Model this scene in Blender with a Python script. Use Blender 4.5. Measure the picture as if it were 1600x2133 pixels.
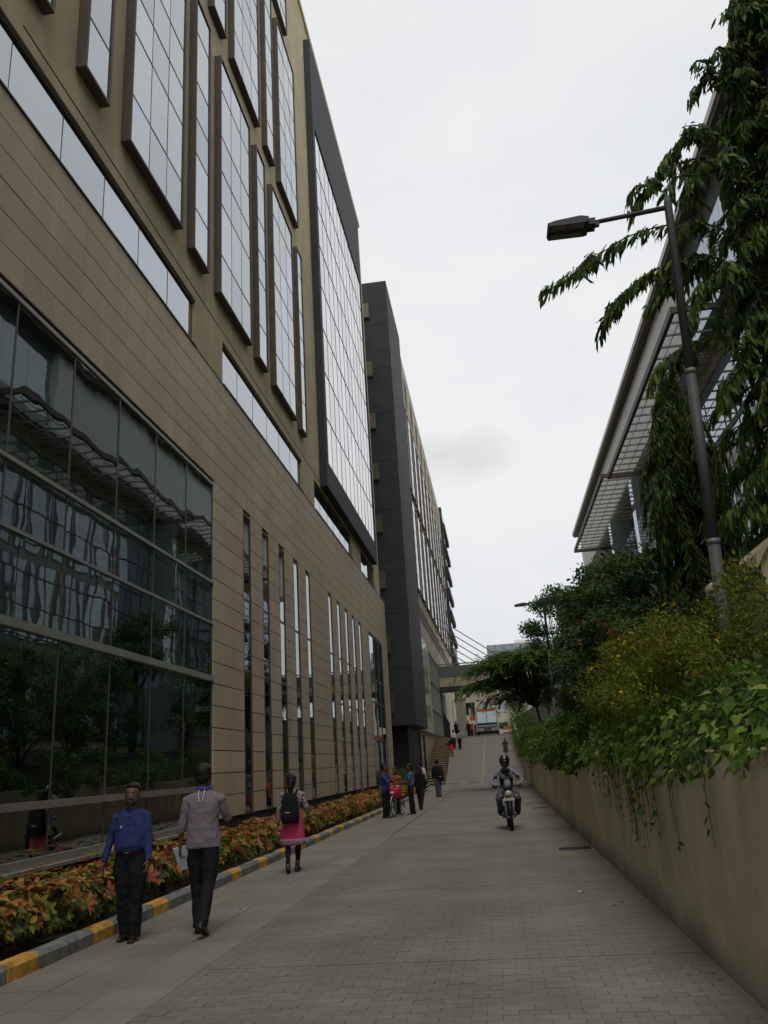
import bpy, bmesh, math, random
import numpy as np
from mathutils import Matrix, Vector, Quaternion, Euler

for _o in list(bpy.data.objects):
    bpy.data.objects.remove(_o)
SC = bpy.context.scene
COL = SC.collection
rnd = random.Random(7)
npr = np.random.default_rng(11)
R_ = math.radians

# ------------------------------------------------------------------ camera
PHW, PHH, FPX, CAMZ = 1600.0, 2133.0, 1690.0, 1.68
VPX, VPY, HSL = 1042.0, 1582.0, -0.063            # road's vanishing point, slope of the horizon (camera roll)
_d = np.array([VPX - PHW/2, VPY - PHH/2, FPX]); _q = _d + np.array([1000, 1000*HSL, 0])
_d = _d/np.linalg.norm(_d)
_n = np.cross(_q, _d); _n /= np.linalg.norm(_n)
if _n[1] > 0: _n = -_n
_r = np.cross(_d, _n)
if _r[0] < 0: _r = -_r
RW = np.array([_r, _d, _n])
cam_d = bpy.data.cameras.new('camera')
cam = bpy.data.objects.new('camera', cam_d); COL.objects.link(cam)
cam_d.sensor_fit = 'VERTICAL'; cam_d.sensor_height = 36.0; cam_d.lens = FPX/PHH*36.0
cam_d.clip_start = 0.05; cam_d.clip_end = 3000
cx, cy, cz = RW[:, 0], -RW[:, 1], -RW[:, 2]
cam.matrix_world = Matrix(((cx[0], cy[0], cz[0], 0), (cx[1], cy[1], cz[1], 0), (cx[2], cy[2], cz[2], CAMZ), (0, 0, 0, 1)))
SC.camera = cam
SC.render.resolution_x, SC.render.resolution_y = 768, 1024

# ------------------------------------------------------------------ sky, sun, exposure
SUN_EL, SUN_AZ = 64.0, 172.0                        # degrees; azimuth measured from +Y towards +X
w = bpy.data.worlds.new('World'); SC.world = w; w.use_nodes = True
nt = w.node_tree; nt.nodes.clear()
def N(t, **k):
    n = nt.nodes.new(t)
    for a, b in k.items(): setattr(n, a, b)
    return n
wo = N('ShaderNodeOutputWorld'); bg = N('ShaderNodeBackground'); bg.inputs['Strength'].default_value = 0.1
sky = N('ShaderNodeTexSky', sky_type='NISHITA', sun_disc=False); sky.sun_elevation = R_(SUN_EL); sky.sun_rotation = R_(SUN_AZ)
sky.air_density = 1.0; sky.dust_density = 3.0
tc = N('ShaderNodeTexCoord')
mp = N('ShaderNodeMapping'); mp.inputs['Scale'].default_value = (1, 1, 2.2)
no = N('ShaderNodeTexNoise'); no.inputs['Scale'].default_value = 2.4; no.inputs['Detail'].default_value = 7; no.inputs['Roughness'].default_value = 0.52
rp = N('ShaderNodeValToRGB')
rp.color_ramp.elements[0].position = 0.36; rp.color_ramp.elements[0].color = (0.79, 0.81, 0.84, 1)
rp.color_ramp.elements[1].position = 0.62; rp.color_ramp.elements[1].color = (0.88, 0.88, 0.885, 1)
sc_ = N('ShaderNodeVectorMath', operation='SCALE'); sc_.inputs['Scale'].default_value = 9.6
mx = N('ShaderNodeMix', data_type='RGBA'); mx.inputs['Factor'].default_value = 0.93
L = nt.links.new
L(tc.outputs['Generated'], mp.inputs['Vector']); L(mp.outputs['Vector'], no.inputs['Vector'])
L(no.outputs['Fac'], rp.inputs['Fac']); L(rp.outputs['Color'], sc_.inputs[0])
# one small greyer cloud low over the buildings' roofline
cdir = N('ShaderNodeVectorMath', operation='DISTANCE')
_cv = RW @ np.array([930-PHW/2, 945-PHH/2, FPX]); _cv /= np.linalg.norm(_cv)
cmap = N('ShaderNodeMapping'); cmap.inputs['Scale'].default_value = (1.0, 1.0, 2.6)
cdir.inputs[1].default_value = (_cv[0], _cv[1], _cv[2]*2.6)
L(tc.outputs['Generated'], cmap.inputs['Vector']); 
no2 = N('ShaderNodeTexNoise'); no2.inputs['Scale'].default_value = 14; no2.inputs['Detail'].default_value = 5
L(cmap.outputs['Vector'], cdir.inputs[0]); L(tc.outputs['Generated'], no2.inputs['Vector'])
ad = N('ShaderNodeMath', operation='MULTIPLY_ADD'); ad.inputs[1].default_value = 0.13; L(no2.outputs['Fac'], ad.inputs[0]); L(cdir.outputs['Value'], ad.inputs[2])
mr = N('ShaderNodeMapRange'); mr.inputs['From Min'].default_value = 0.07; mr.inputs['From Max'].default_value = 0.155
mr.inputs['To Min'].default_value = 0.80; mr.inputs['To Max'].default_value = 1.0; L(ad.outputs[0], mr.inputs['Value'])
# veiled sun: the cloud is brighter round it
_sd = (0.0, math.cos(R_(30)), math.sin(R_(30)))
sdist = N('ShaderNodeVectorMath', operation='DISTANCE'); sdist.inputs[1].default_value = _sd; L(tc.outputs['Generated'], sdist.inputs[0])
smr = N('ShaderNodeMapRange', interpolation_type='SMOOTHSTEP'); smr.inputs['From Min'].default_value = 0.05; smr.inputs['From Max'].default_value = 0.85; smr.inputs['To Min'].default_value = 1.10; smr.inputs['To Max'].default_value = 1.0; L(sdist.outputs['Value'], smr.inputs['Value'])
scg = N('ShaderNodeVectorMath', operation='SCALE'); L(sc_.outputs['Vector'], scg.inputs[0]); L(smr.outputs['Result'], scg.inputs['Scale'])
sc2 = N('ShaderNodeVectorMath', operation='SCALE'); L(scg.outputs['Vector'], sc2.inputs[0]); L(mr.outputs['Result'], sc2.inputs['Scale'])
L(sky.outputs['Color'], mx.inputs['A']); L(sc2.outputs['Vector'], mx.inputs['B'])
L(mx.outputs['Result'], bg.inputs['Color']); L(bg.outputs[0], wo.inputs['Surface'])
sd = bpy.data.lights.new('sun', 'SUN'); sd.energy = 1.3; sd.angle = R_(30); sd.color = (1.0, 0.95, 0.88)
sun = bpy.data.objects.new('sun', sd); COL.objects.link(sun)
_sv = Vector((math.sin(R_(SUN_AZ))*math.cos(R_(SUN_EL)), math.cos(R_(SUN_AZ))*math.cos(R_(SUN_EL)), math.sin(R_(SUN_EL))))
sun.rotation_euler = _sv.to_track_quat('Z', 'Y').to_euler(); sun.location = (0, 0, 60)
vs = SC.view_settings; vs.view_transform = 'Standard'; vs.look = 'None'; vs.exposure = 0.0; vs.gamma = 1.0; vs.use_curve_mapping = False

# ------------------------------------------------------------------ materials
def mat(name, col, rough=0.8, var=0.15, scale=3.0, bump=0.0, bscale=None, metal=0.0, spec=0.3, rand=0.0, streak=0.0, attr=False, transl=0.0, lane=0.0, coat=0.0):
    m = bpy.data.materials.new(name); m.use_nodes = True
    t = m.node_tree; t.nodes.clear(); n = t.nodes.new; l = t.links.new
    out = n('ShaderNodeOutputMaterial'); b = n('ShaderNodeBsdfPrincipled'); l(b.outputs[0], out.inputs[0])
    b.inputs['Roughness'].default_value = rough; b.inputs['Metallic'].default_value = metal
    b.inputs['Specular IOR Level'].default_value = spec
    if coat: b.inputs['Coat Weight'].default_value = coat
    c = tuple(col)+(1,)
    geo = n('ShaderNodeNewGeometry')
    if attr:
        a = n('ShaderNodeAttribute'); a.attribute_name = 'Col'; src = a.outputs['Color']
    else:
        rgb = n('ShaderNodeRGB'); rgb.outputs[0].default_value = c; src = rgb.outputs[0]
    if var:
        ns = n('ShaderNodeTexNoise'); ns.inputs['Scale'].default_value = scale; ns.inputs['Detail'].default_value = 6
        l(geo.outputs['Position'], ns.inputs['Vector'])
        mrg = n('ShaderNodeMapRange'); mrg.inputs['From Min'].default_value = 0.3; mrg.inputs['From Max'].default_value = 0.7
        mrg.inputs['To Min'].default_value = 1-var; mrg.inputs['To Max'].default_value = 1+var*0.6
        l(ns.outputs['Fac'], mrg.inputs['Value'])
        s = n('ShaderNodeVectorMath'); s.operation = 'SCALE'; l(src, s.inputs[0]); l(mrg.outputs[0], s.inputs['Scale']); src = s.outputs[0]
    for amt, msc in ((streak, (2.2, 2.2, 0.3)), (lane, (1.3, 0.07, 1.0))):
        if not amt: continue
        mpn = n('ShaderNodeMapping'); mpn.inputs['Scale'].default_value = msc; l(geo.outputs['Position'], mpn.inputs['Vector'])
        ns = n('ShaderNodeTexNoise'); ns.inputs['Scale'].default_value = 1.0; ns.inputs['Detail'].default_value = 5; l(mpn.outputs[0], ns.inputs['Vector'])
        mrg = n('ShaderNodeMapRange'); mrg.inputs['From Min'].default_value = 0.42; mrg.inputs['From Max'].default_value = 0.68
        mrg.inputs['To Min'].default_value = 1; mrg.inputs['To Max'].default_value = 1-amt
        l(ns.outputs['Fac'], mrg.inputs['Value'])
        s = n('ShaderNodeVectorMath'); s.operation = 'SCALE'; l(src, s.inputs[0]); l(mrg.outputs[0], s.inputs['Scale']); src = s.outputs[0]
    if rand:
        oi = n('ShaderNodeObjectInfo'); mrg = n('ShaderNodeMapRange'); mrg.inputs['To Min'].default_value = 1-rand; mrg.inputs['To Max'].default_value = 1+rand
        l(oi.outputs['Random'], mrg.inputs['Value'])
        s = n('ShaderNodeVectorMath'); s.operation = 'SCALE'; l(src, s.inputs[0]); l(mrg.outputs[0], s.inputs['Scale']); src = s.outputs[0]
    l(src, b.inputs['Base Color'])
    if bump:
        ns = n('ShaderNodeTexNoise'); ns.inputs['Scale'].default_value = bscale or 40; ns.inputs['Detail'].default_value = 4
        l(geo.outputs['Position'], ns.inputs['Vector'])
        bp = n('ShaderNodeBump'); bp.inputs['Strength'].default_value = bump; bp.inputs['Distance'].default_value = 0.01
        l(ns.outputs['Fac'], bp.inputs['Height']); l(bp.outputs[0], b.inputs['Normal'])
    if transl:
        tr = n('ShaderNodeBsdfTranslucent'); l(src, tr.inputs['Color'])
        ms = n('ShaderNodeMixShader'); ms.inputs[0].default_value = transl
        l(b.outputs[0], ms.inputs[1]); l(tr.outputs[0], ms.inputs[2]); l(ms.outputs[0], out.inputs[0])
    return m

def glass(name, body, refl, base, wave=0.0, wscale=0.8):
    m = bpy.data.materials.new(name); m.use_nodes = True
    t = m.node_tree; t.nodes.clear(); n = t.nodes.new; l = t.links.new
    out = n('ShaderNodeOutputMaterial'); d = n('ShaderNodeBsdfDiffuse'); d.inputs[0].default_value = tuple(body)+(1,)
    g = n('ShaderNodeBsdfGlossy'); g.inputs['Color'].default_value = tuple(refl)+(1,); g.inputs['Roughness'].default_value = 0.012
    fr = n('ShaderNodeFresnel'); fr.inputs['IOR'].default_value = 1.5
    mr = n('ShaderNodeMapRange'); mr.inputs['To Min'].default_value = base; mr.inputs['To Max'].default_value = 1.0; l(fr.outputs[0], mr.inputs['Value'])
    oi0 = n('ShaderNodeObjectInfo'); mr0 = n('ShaderNodeMapRange'); mr0.inputs['To Min'].default_value = base*0.82; mr0.inputs['To Max'].default_value = min(base*1.14, 0.95); l(oi0.outputs['Random'], mr0.inputs['Value']); l(mr0.outputs[0], mr.inputs['To Min'])
    ms = n('ShaderNodeMixShader'); l(mr.outputs[0], ms.inputs[0]); l(d.outputs[0], ms.inputs[1]); l(g.outputs[0], ms.inputs[2]); l(ms.outputs[0], out.inputs[0])
    if wave:
        geo = n('ShaderNodeNewGeometry'); oi = n('ShaderNodeObjectInfo')
        ad = n('ShaderNodeVectorMath'); ad.operation = 'MULTIPLY_ADD'; l(oi.outputs['Random'], ad.inputs[0]); ad.inputs[1].default_value = (37, 53, 71); l(geo.outputs['Position'], ad.inputs[2])
        ns = n('ShaderNodeTexNoise'); ns.inputs['Scale'].default_value = wscale; ns.inputs['Detail'].default_value = 1.5; l(ad.outputs[0], ns.inputs['Vector'])
        bp = n('ShaderNodeBump'); bp.inputs['Strength'].default_value = 1.0; bp.inputs['Distance'].default_value = wave; l(ns.outputs['Fac'], bp.inputs['Height'])
        l(bp.outputs[0], g.inputs['Normal'])
    return m

M = {}
M['plaster'] = mat('plaster', (0.56, 0.475, 0.305), 0.95, 0.16, 1.2, 0.25, 60, streak=0.10)
M['clad'] = mat('clad', (0.53, 0.43, 0.295), 0.6, 0.10, 0.4, rand=0.08, spec=0.3, streak=0.10)
M['joint'] = mat('joint', (0.04, 0.035, 0.03), 0.9, 0.0)
M['brown'] = mat('brown', (0.125, 0.10, 0.08), 0.6, 0.2, 3)
M['charcoal'] = mat('charcoal', (0.040, 0.044, 0.047), 0.7, 0.2, 0.8, rand=0.06)
M['alu'] = mat('alu', (0.30, 0.29, 0.26), 0.45, 0.15, 3, metal=0.3)
M['darkframe'] = mat('darkframe', (0.10, 0.085, 0.075), 0.5, 0.1)
M['glass_cw'] = glass('glass_cw', (0.006, 0.009, 0.008), (0.80, 0.90, 0.90), 0.30, 0.0048, 0.75)
M['glass_win'] = glass('glass_win', (0.02, 0.025, 0.027), (0.88, 0.94, 0.98), 0.40, 0.0015, 0.7)
M['glass_bay'] = glass('glass_bay', (0.03, 0.03, 0.03), (0.95, 0.95, 0.96), 0.66, 0.0012, 0.6)
M['glass_right'] = glass('glass_right', (0.20, 0.24, 0.26), (0.75, 0.84, 0.90), 0.30, 0.002, 0.7)
M['concrete'] = mat('concrete', (0.26, 0.24, 0.205), 0.95, 0.25, 2.0, 0.3, 30)
M['paver'] = mat('paver', (0.203, 0.185, 0.151), 0.95, 0.20, 0.8, 0.35, 90, rand=0.09, lane=0.14)
M['slab'] = mat('slab', (0.212, 0.194, 0.160), 0.95, 0.18, 1.0, 0.2, 80, rand=0.06, lane=0.12)
M['bed'] = mat('bed', (0.12, 0.104, 0.08), 1.0, 0.3, 3)
M['soil'] = mat('soil', (0.035, 0.026, 0.018), 1.0, 0.4, 4, 0.6, 20)
M['wallplaster'] = mat('wallplaster', (0.52, 0.455, 0.325), 0.95, 0.20, 1.6, 0.6, 40)
def wall_mat():
    m = M['wallplaster']; t = m.node_tree; n = t.nodes.new; l = t.links.new
    b = [q for q in t.nodes if q.type == 'BSDF_PRINCIPLED'][0]; src = b.inputs['Base Color'].links[0].from_socket
    geo = n('ShaderNodeNewGeometry'); sp = n('ShaderNodeSeparateXYZ'); l(geo.outputs['Position'], sp.inputs[0])
    mpn = n('ShaderNodeMapping'); mpn.inputs['Scale'].default_value = (1.5, 1.3, 0.16); l(geo.outputs['Position'], mpn.inputs['Vector'])
    ns = n('ShaderNodeTexNoise'); ns.inputs['Scale'].default_value = 1.0; ns.inputs['Detail'].default_value = 7; ns.inputs['Roughness'].default_value = 0.6; l(mpn.outputs[0], ns.inputs['Vector'])
    th = n('ShaderNodeMapRange'); th.inputs['From Min'].default_value = 0.50; th.inputs['From Max'].default_value = 0.66; l(ns.outputs[0], th.inputs[0])
    hz_ = n('ShaderNodeMapRange'); hz_.inputs['From Min'].default_value = 0.3; hz_.inputs['From Max'].default_value = 1.7; hz_.inputs['To Min'].default_value = 0.1; hz_.inputs['To Max'].default_value = 0.34; l(sp.outputs[2], hz_.inputs[0])
    st = n('ShaderNodeMath'); st.operation = 'MULTIPLY'; l(th.outputs[0], st.inputs[0]); l(hz_.outputs[0], st.inputs[1])
    n2 = n('ShaderNodeTexNoise'); n2.inputs['Scale'].default_value = 2.2; n2.inputs['Detail'].default_value = 6; l(geo.outputs['Position'], n2.inputs['Vector'])
    zz = n('ShaderNodeMath'); zz.operation = 'MULTIPLY_ADD'; zz.inputs[1].default_value = -0.55; l(n2.outputs[0], zz.inputs[0]); l(sp.outputs[2], zz.inputs[2])
    lo = n('ShaderNodeMapRange'); lo.inputs['From Min'].default_value = -0.25; lo.inputs['From Max'].default_value = 0.12; lo.inputs['To Min'].default_value = 0.55; lo.inputs['To Max'].default_value = 0.0; l(zz.outputs[0], lo.inputs[0])
    mxm = n('ShaderNodeMath'); mxm.operation = 'MAXIMUM'; l(st.outputs[0], mxm.inputs[0]); l(lo.outputs[0], mxm.inputs[1])
    mixn = n('ShaderNodeMix'); mixn.data_type = 'RGBA'; l(mxm.outputs[0], mixn.inputs['Factor']); l(src, mixn.inputs['A']); mixn.inputs['B'].default_value = (0.10, 0.085, 0.055, 1); l(mixn.outputs['Result'], b.inputs['Base Color'])
wall_mat()
M['kerb_y'] = mat('kerb_y', (0.56, 0.30, 0.06), 0.8, 0.42, 9, 0.3, 50)
M['kerb_g'] = mat('kerb_g', (0.18, 0.195, 0.19), 0.85, 0.38, 9, 0.3, 50)
M['black'] = mat('black', (0.012, 0.012, 0.013), 0.6, 0.1)
M['steel'] = mat('steel', (0.17, 0.18, 0.175), 0.55, 0.15, 5, metal=0.2)
M['pole'] = mat('pole', (0.075, 0.082, 0.082), 0.6, 0.15, 6, streak=0.15)
M['white'] = mat('white', (0.74, 0.74, 0.73), 0.6, 0.08, 2)
M['lens'] = mat('lens', (0.30, 0.27, 0.16), 0.25, 0.15, 8)
M['step'] = mat('step', (0.40, 0.30, 0.19), 0.9, 0.2, 3)
M['riser'] = mat('riser', (0.085, 0.065, 0.045), 0.95, 0.2, 3)
M['bark'] = mat('bark', (0.055, 0.045, 0.035), 0.95, 0.3, 8, 0.6, 30)
M['leaf'] = mat('leaf', (1, 1, 1), 0.55, 0.0, attr=True, spec=0.16, transl=0.42)
M['beige2'] = mat('beige2', (0.48, 0.43, 0.32), 0.9, 0.1, 0.7, streak=0.12)
M['rust'] = mat('rust', (0.13, 0.06, 0.035), 0.8, 0.2)
M['stone'] = mat('stone', (0.42, 0.36, 0.24), 0.9, 0.2, 3, 0.3, 30, streak=0.2)

# ------------------------------------------------------------------ mesh helpers
class MB:
    def __init__(s): s.v = []; s.f = []; s.m = []
    def add(s, vs, fs, mi=0):
        b = len(s.v); s.v += [tuple(map(float, p)) for p in vs]
        s.f += [tuple(b+i for i in f) for f in fs]; s.m += [mi]*len(fs); return s
    def box(s, x0, x1, y0, y1, z0, z1, mi=0):
        vs = [(x, y, z) for z in (z0, z1) for y in (y0, y1) for x in (x0, x1)]
        return s.add(vs, [(0, 2, 3, 1), (4, 5, 7, 6), (0, 1, 5, 4), (2, 6, 7, 3), (0, 4, 6, 2), (1, 3, 7, 5)], mi)
    def quad(s, a, b, c, d, mi=0): return s.add([a, b, c, d], [(0, 1, 2, 3)], mi)
    def prism(s, pts, axis, a, b, mi=0):      # closed outline extruded along an axis (0,1,2)
        def P(p, t):
            q = list(p); q.insert(axis, t); return q
        n = len(pts); vs = [P(p, a) for p in pts]+[P(p, b) for p in pts]
        fs = [(i, (i+1) % n, n+(i+1) % n, n+i) for i in range(n)]+[tuple(range(n-1, -1, -1)), tuple(range(n, 2*n))]
        return s.add(vs, fs, mi)
    def tube(s, pts, rad, n=8, mi=0, flat=(1, 1), caps=True, up=(0, 0, 1)):
        pts = [Vector(p) for p in pts]
        if not hasattr(rad, '__len__'): rad = [rad]*len(pts)
        rings = []; prev = None
        for i, p in enumerate(pts):
            t = (pts[min(i+1, len(pts)-1)]-pts[max(i-1, 0)]).normalized()
            if prev is None:
                u = Vector(up) if abs(t.dot(Vector(up))) < 0.95 else Vector((1, 0, 0))
                a = t.cross(u).normalized()
            else:
                a = (prev-t*prev.dot(t)).normalized()
            prev = a; b = t.cross(a)
            rings.append([p+(a*math.cos(k*2*math.pi/n)*flat[0]+b*math.sin(k*2*math.pi/n)*flat[1])*rad[i] for k in range(n)])
        vs = [q for r in rings for q in r]; fs = []
        for i in range(len(rings)-1):
            for k in range(n): fs.append((i*n+k, i*n+(k+1) % n, (i+1)*n+(k+1) % n, (i+1)*n+k))
        if caps: fs += [tuple(range(n-1, -1, -1)), tuple(range((len(rings)-1)*n, len(rings)*n))]
        return s.add(vs, fs, mi)
    def capsule(s, p0, p1, r0, r1, n=12, mi=0, flat=(1, 1), up=(0, 0, 1)):
        p0, p1 = Vector(p0), Vector(p1); t = (p1-p0).normalized()
        pts = []; rr = []
        for a in (80, 50, 25): pts.append(p0-t*r0*math.sin(R_(a))); rr.append(r0*math.cos(R_(a)))
        pts += [p0, p1]; rr += [r0, r1]
        for a in (25, 50, 80): pts.append(p1+t*r1*math.sin(R_(a))); rr.append(r1*math.cos(R_(a)))
        return s.tube(pts, rr, n, mi, flat, True, up)
    def loft(s, rings, n=20, mi=0, pw=2.0):          # rings: (cx, cy, z, rx, ry)
        vs = []
        for (x, y, z, rx, ry) in rings:
            for k in range(n):
                a = 2*math.pi*k/n; c, d = math.cos(a), math.sin(a)
                vs.append((x+rx*math.copysign(abs(c)**(2/pw), c), y+ry*math.copysign(abs(d)**(2/pw), d), z))
        fs = []
        for i in range(len(rings)-1):
            for k in range(n): fs.append((i*n+k, i*n+(k+1) % n, (i+1)*n+(k+1) % n, (i+1)*n+k))
        fs += [tuple(range(n-1, -1, -1)), tuple(range((len(rings)-1)*n, len(rings)*n))]
        return s.add(vs, fs, mi)
    def ell(s, c, r, nu=14, nv=9, mi=0):
        rings = []
        for i in range(nv+1):
            a = -math.pi/2+math.pi*i/nv; q = max(math.cos(a), 0.03)
            rings.append((c[0], c[1], c[2]+r[2]*math.sin(a), r[0]*q, r[1]*q))
        return s.loft(rings, nu, mi)
    def torus(s, c, R, r, axis=0, n=28, k=8, mi=0, flat=1.0):
        vs = []; fs = []
        for i in range(n):
            a = 2*math.pi*i/n
            for j in range(k):
                b = 2*math.pi*j/k; q = R+r*math.cos(b); h = r*math.sin(b)*flat
                p = [q*math.cos(a), q*math.sin(a)]; p.insert(axis, h)
                vs.append((c[0]+p[0], c[1]+p[1], c[2]+p[2]))
        for i in range(n):
            for j in range(k): fs.append((i*k+j, ((i+1) % n)*k+j, ((i+1) % n)*k+(j+1) % k, i*k+(j+1) % k))
        return s.add(vs, fs, mi)
    def mesh(s, name, mats):
        me = bpy.data.meshes.new(name); me.from_pydata(s.v, [], s.f)
        if not isinstance(mats, (list, tuple)): mats = [mats]
        for m in mats: me.materials.append(M[m] if isinstance(m, str) else m)
        if len(mats) > 1: me.polygons.foreach_set('material_index', s.m)
        bm = bmesh.new(); bm.from_mesh(me); bmesh.ops.recalc_face_normals(bm, faces=bm.faces); bm.to_mesh(me); bm.free()
        me.update(); return me
    def build(s, name, mats, parent=None, smooth=False):
        me = s.mesh(name, mats)
        if smooth: me.shade_smooth()
        return put(name, me, parent)

def put(name, me, parent=None, loc=None, rot=None, scale=None):
    o = bpy.data.objects.new(name, me); COL.objects.link(o)
    if parent is not None:
        o.parent = parent
        if parent.type == 'EMPTY' and not parent.get('_local'): o.matrix_parent_inverse = Matrix.Translation(-parent.location)
        elif parent.type != 'EMPTY' and loc is not None and parent.get('_abs'): pass
    if loc is not None: o.location = loc
    if rot is not None: o.rotation_euler = rot
    if scale is not None: o.scale = scale
    return o
def tag(o, label=None, cat=None, group=None, kind=None):
    if label: o['label'] = label
    if cat: o['category'] = cat
    if group: o['group'] = group
    if kind: o['kind'] = kind
    return o
def thing(name, loc, label, cat, group=None, local=False, rotz=0, scale=1):
    o = bpy.data.objects.new(name, None); COL.objects.link(o); o.location = loc; o.empty_display_size = 0.2
    if local:
        o['_local'] = 1; o.rotation_euler = (0, 0, rotz); o.scale = (scale,)*3
    return tag(o, label, cat, group)

_unit = {}
def unit(mname):
    if mname not in _unit: _unit[mname] = MB().box(-.5, .5, -.5, .5, -.5, .5).mesh('piece', mname)
    return _unit[mname]
_boxes = {}
def box_piece(name, x0, x1, y0, y1, z0, z1, mname, parent, tilt=0.0):
    """an alike piece: a shared unit box, scaled"""
    o = put(name, unit(mname), parent, ((x0+x1)/2, (y0+y1)/2, (z0+z1)/2), None, (x1-x0, y1-y0, z1-z0))
    if tilt: o.rotation_euler = (0, rnd.gauss(0, tilt), rnd.gauss(0, tilt))
    return o

# ================================================================== THE SETTING
KX, WX, FX = -4.65, 1.58, -6.2            # kerb face, right wall face, main facade
def zr(y):
    if y <= 40: return 0.0
    if y <= 57: return 0.35*(y-40)/17
    if y <= 91.5: return 0.35+0.115*(y-57)
    return 0.35+0.115*34.5
def zs(x, y):
    return 1.42+min(max(x-1.8, 0)*0.5, 1.7)+zr(y)

def sheet(name, xs, ys, fz, mname, smooth=False):
    b = MB(); nx = len(xs)
    b.v = [(x, y, fz(x, y)) for y in ys for x in xs]
    b.f = [(j*nx+i, j*nx+i+1, (j+1)*nx+i+1, (j+1)*nx+i) for j in range(len(ys)-1) for i in range(nx-1)]; b.m = [0]*len(b.f)
    return tag(b.build(name, mname, None, smooth), kind='structure')
sheet('ground', [-900, 900], [-300, 1500], lambda x, y: -0.12, 'soil')

# road: a base sheet with a fine paved pattern in the material, real pavers on it close by
def paving_mat():
    m = bpy.data.materials.new('paving'); m.use_nodes = True
    t = m.node_tree; t.nodes.clear(); n = t.nodes.new; l = t.links.new
    out = n('ShaderNodeOutputMaterial'); b = n('ShaderNodeBsdfPrincipled'); l(b.outputs[0], out.inputs[0]); b.inputs['Roughness'].default_value = 0.95
    geo = n('ShaderNodeNewGeometry'); br = n('ShaderNodeTexBrick'); l(geo.outputs['Position'], br.inputs['Vector'])
    br.inputs['Scale'].default_value = 1.0; br.inputs['Brick Width'].default_value = 0.22; br.inputs['Row Height'].default_value = 0.11
    br.inputs['Mortar Size'].default_value = 0.004; br.inputs['Mortar Smooth'].default_value = 0.3
    br.inputs['Color1'].default_value = (0.203, 0.185, 0.151, 1); br.inputs['Color2'].default_value = (0.18, 0.164, 0.135, 1); br.inputs['Mortar'].default_value = (0.11, 0.095, 0.072, 1)
    ns = n('ShaderNodeTexNoise'); ns.inputs['Scale'].default_value = 0.7; ns.inputs['Detail'].default_value = 8; ns.inputs['Roughness'].default_value = 0.65; l(geo.outputs['Position'], ns.inputs['Vector'])
    mr = n('ShaderNodeMapRange'); mr.inputs['From Min'].default_value = 0.3; mr.inputs['From Max'].default_value = 0.7; mr.inputs['To Min'].default_value = 0.80; mr.inputs['To Max'].default_value = 1.12; l(ns.outputs[0], mr.inputs[0])
    s = n('ShaderNodeVectorMath'); s.operation = 'SCALE'; l(br.outputs['Color'], s.inputs[0]); l(mr.outputs[0], s.inputs['Scale']); l(s.outputs[0], b.inputs['Base Color'])
    bp = n('ShaderNodeBump'); bp.inputs['Strength'].default_value = 0.4; bp.inputs['Distance'].default_value = 0.004; l(br.outputs['Fac'], bp.inputs['Height']); bp.invert = True; l(bp.outputs[0], b.inputs['Normal'])
    return m
M['paving'] = paving_mat()
PY1 = 21.6
road_ys = [-12, 5.2, PY1, 30, 40, 44, 48, 52, 57]+[57+i*2.3 for i in range(1, 16)]
road = sheet('road', [KX-0.02, WX+0.05], [y for y in road_ys if y >= PY1], lambda x, y: zr(y), 'paving')
roadbed = sheet('road_bed', [KX-0.02, WX+0.05], [-12, PY1+0.01], lambda x, y: -0.012, 'bed')
sheet('upper_ground', [-120, -20, 20, 200], [91.5, 600], lambda x, y: zr(95)-0.01, 'concrete')
bk = MB().quad((-120, 91.5, -0.1), (200, 91.5, -0.1), (200, 91.5, zr(95)-0.012), (-120, 91.5, zr(95)-0.012)); tag(bk.build('embankment', 'concrete'), kind='structure')
sheet('planting_bed', [-9.0, KX-0.16], [-12, 20, 50, 55], lambda x, y: 0.10, 'soil')
sheet('forecourt', [-9.0, KX-0.02], [46.5, 55.95], lambda x, y: zr(y)+0.115, 'concrete')
xs_ = [1.76, 2.2, 2.8, 3.6, 5.2, 8.6, 14.5]
sheet('planting_slope', xs_, [-6, 0, 6, 12, 20, 30, 40, 50, 57, 70, 80, 91.4], zs, 'soil', True)

# pavers (zigzag blocks, long side across the road)
def zig(x):
    u = (x % 0.11)/0.11
    return 0.0105*(0 if u < 0.32 else (u-0.32)/0.18 if u < 0.5 else 1 if u < 0.82 else (1-u)/0.18)
def paver_outline(x0, x1, d):
    e = 0.002; xs = [x0+e]
    k = math.floor(x0/0.11)-1
    while k*0.11 < x1:
        for u in (0, 0.32, 0.5, 0.82):
            x = (k+u)*0.11
            if x0+e+0.004 < x < x1-e-0.004: xs.append(x)
        k += 1
    xs.append(x1-e)
    return [(x, zig(x)+e) for x in xs]+[(x, zig(x)+d-e) for x in reversed(xs)]
pav = []
joints = [8.05, 12.45, 16.75, 21.1]
y = 5.3; row = 0; XL = -2.9
while y < PY1-0.12:
    for jv in joints:
        if jv-0.055 < y <= jv+0.055: y += 0.022
    x = XL-(0.11 if row % 2 else 0)
    while x < WX-0.01:
        a, b2 = max(x, XL), min(x+0.22, WX-0.004)
        if b2-a > 0.04: pav.append((a, b2, y, row))
        x += 0.22
    y += 0.11; row += 1
pav.sort(key=lambda p: (p[0]+0.1)**2+p[2]**2 if abs((p[0])/p[2]) < 0.62 else 1e6+p[2])
pm_cache = {}
seen = [p for p in pav if CAMZ and -0.52 < p[0]/p[2] and p[2] > 5.9]
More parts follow.
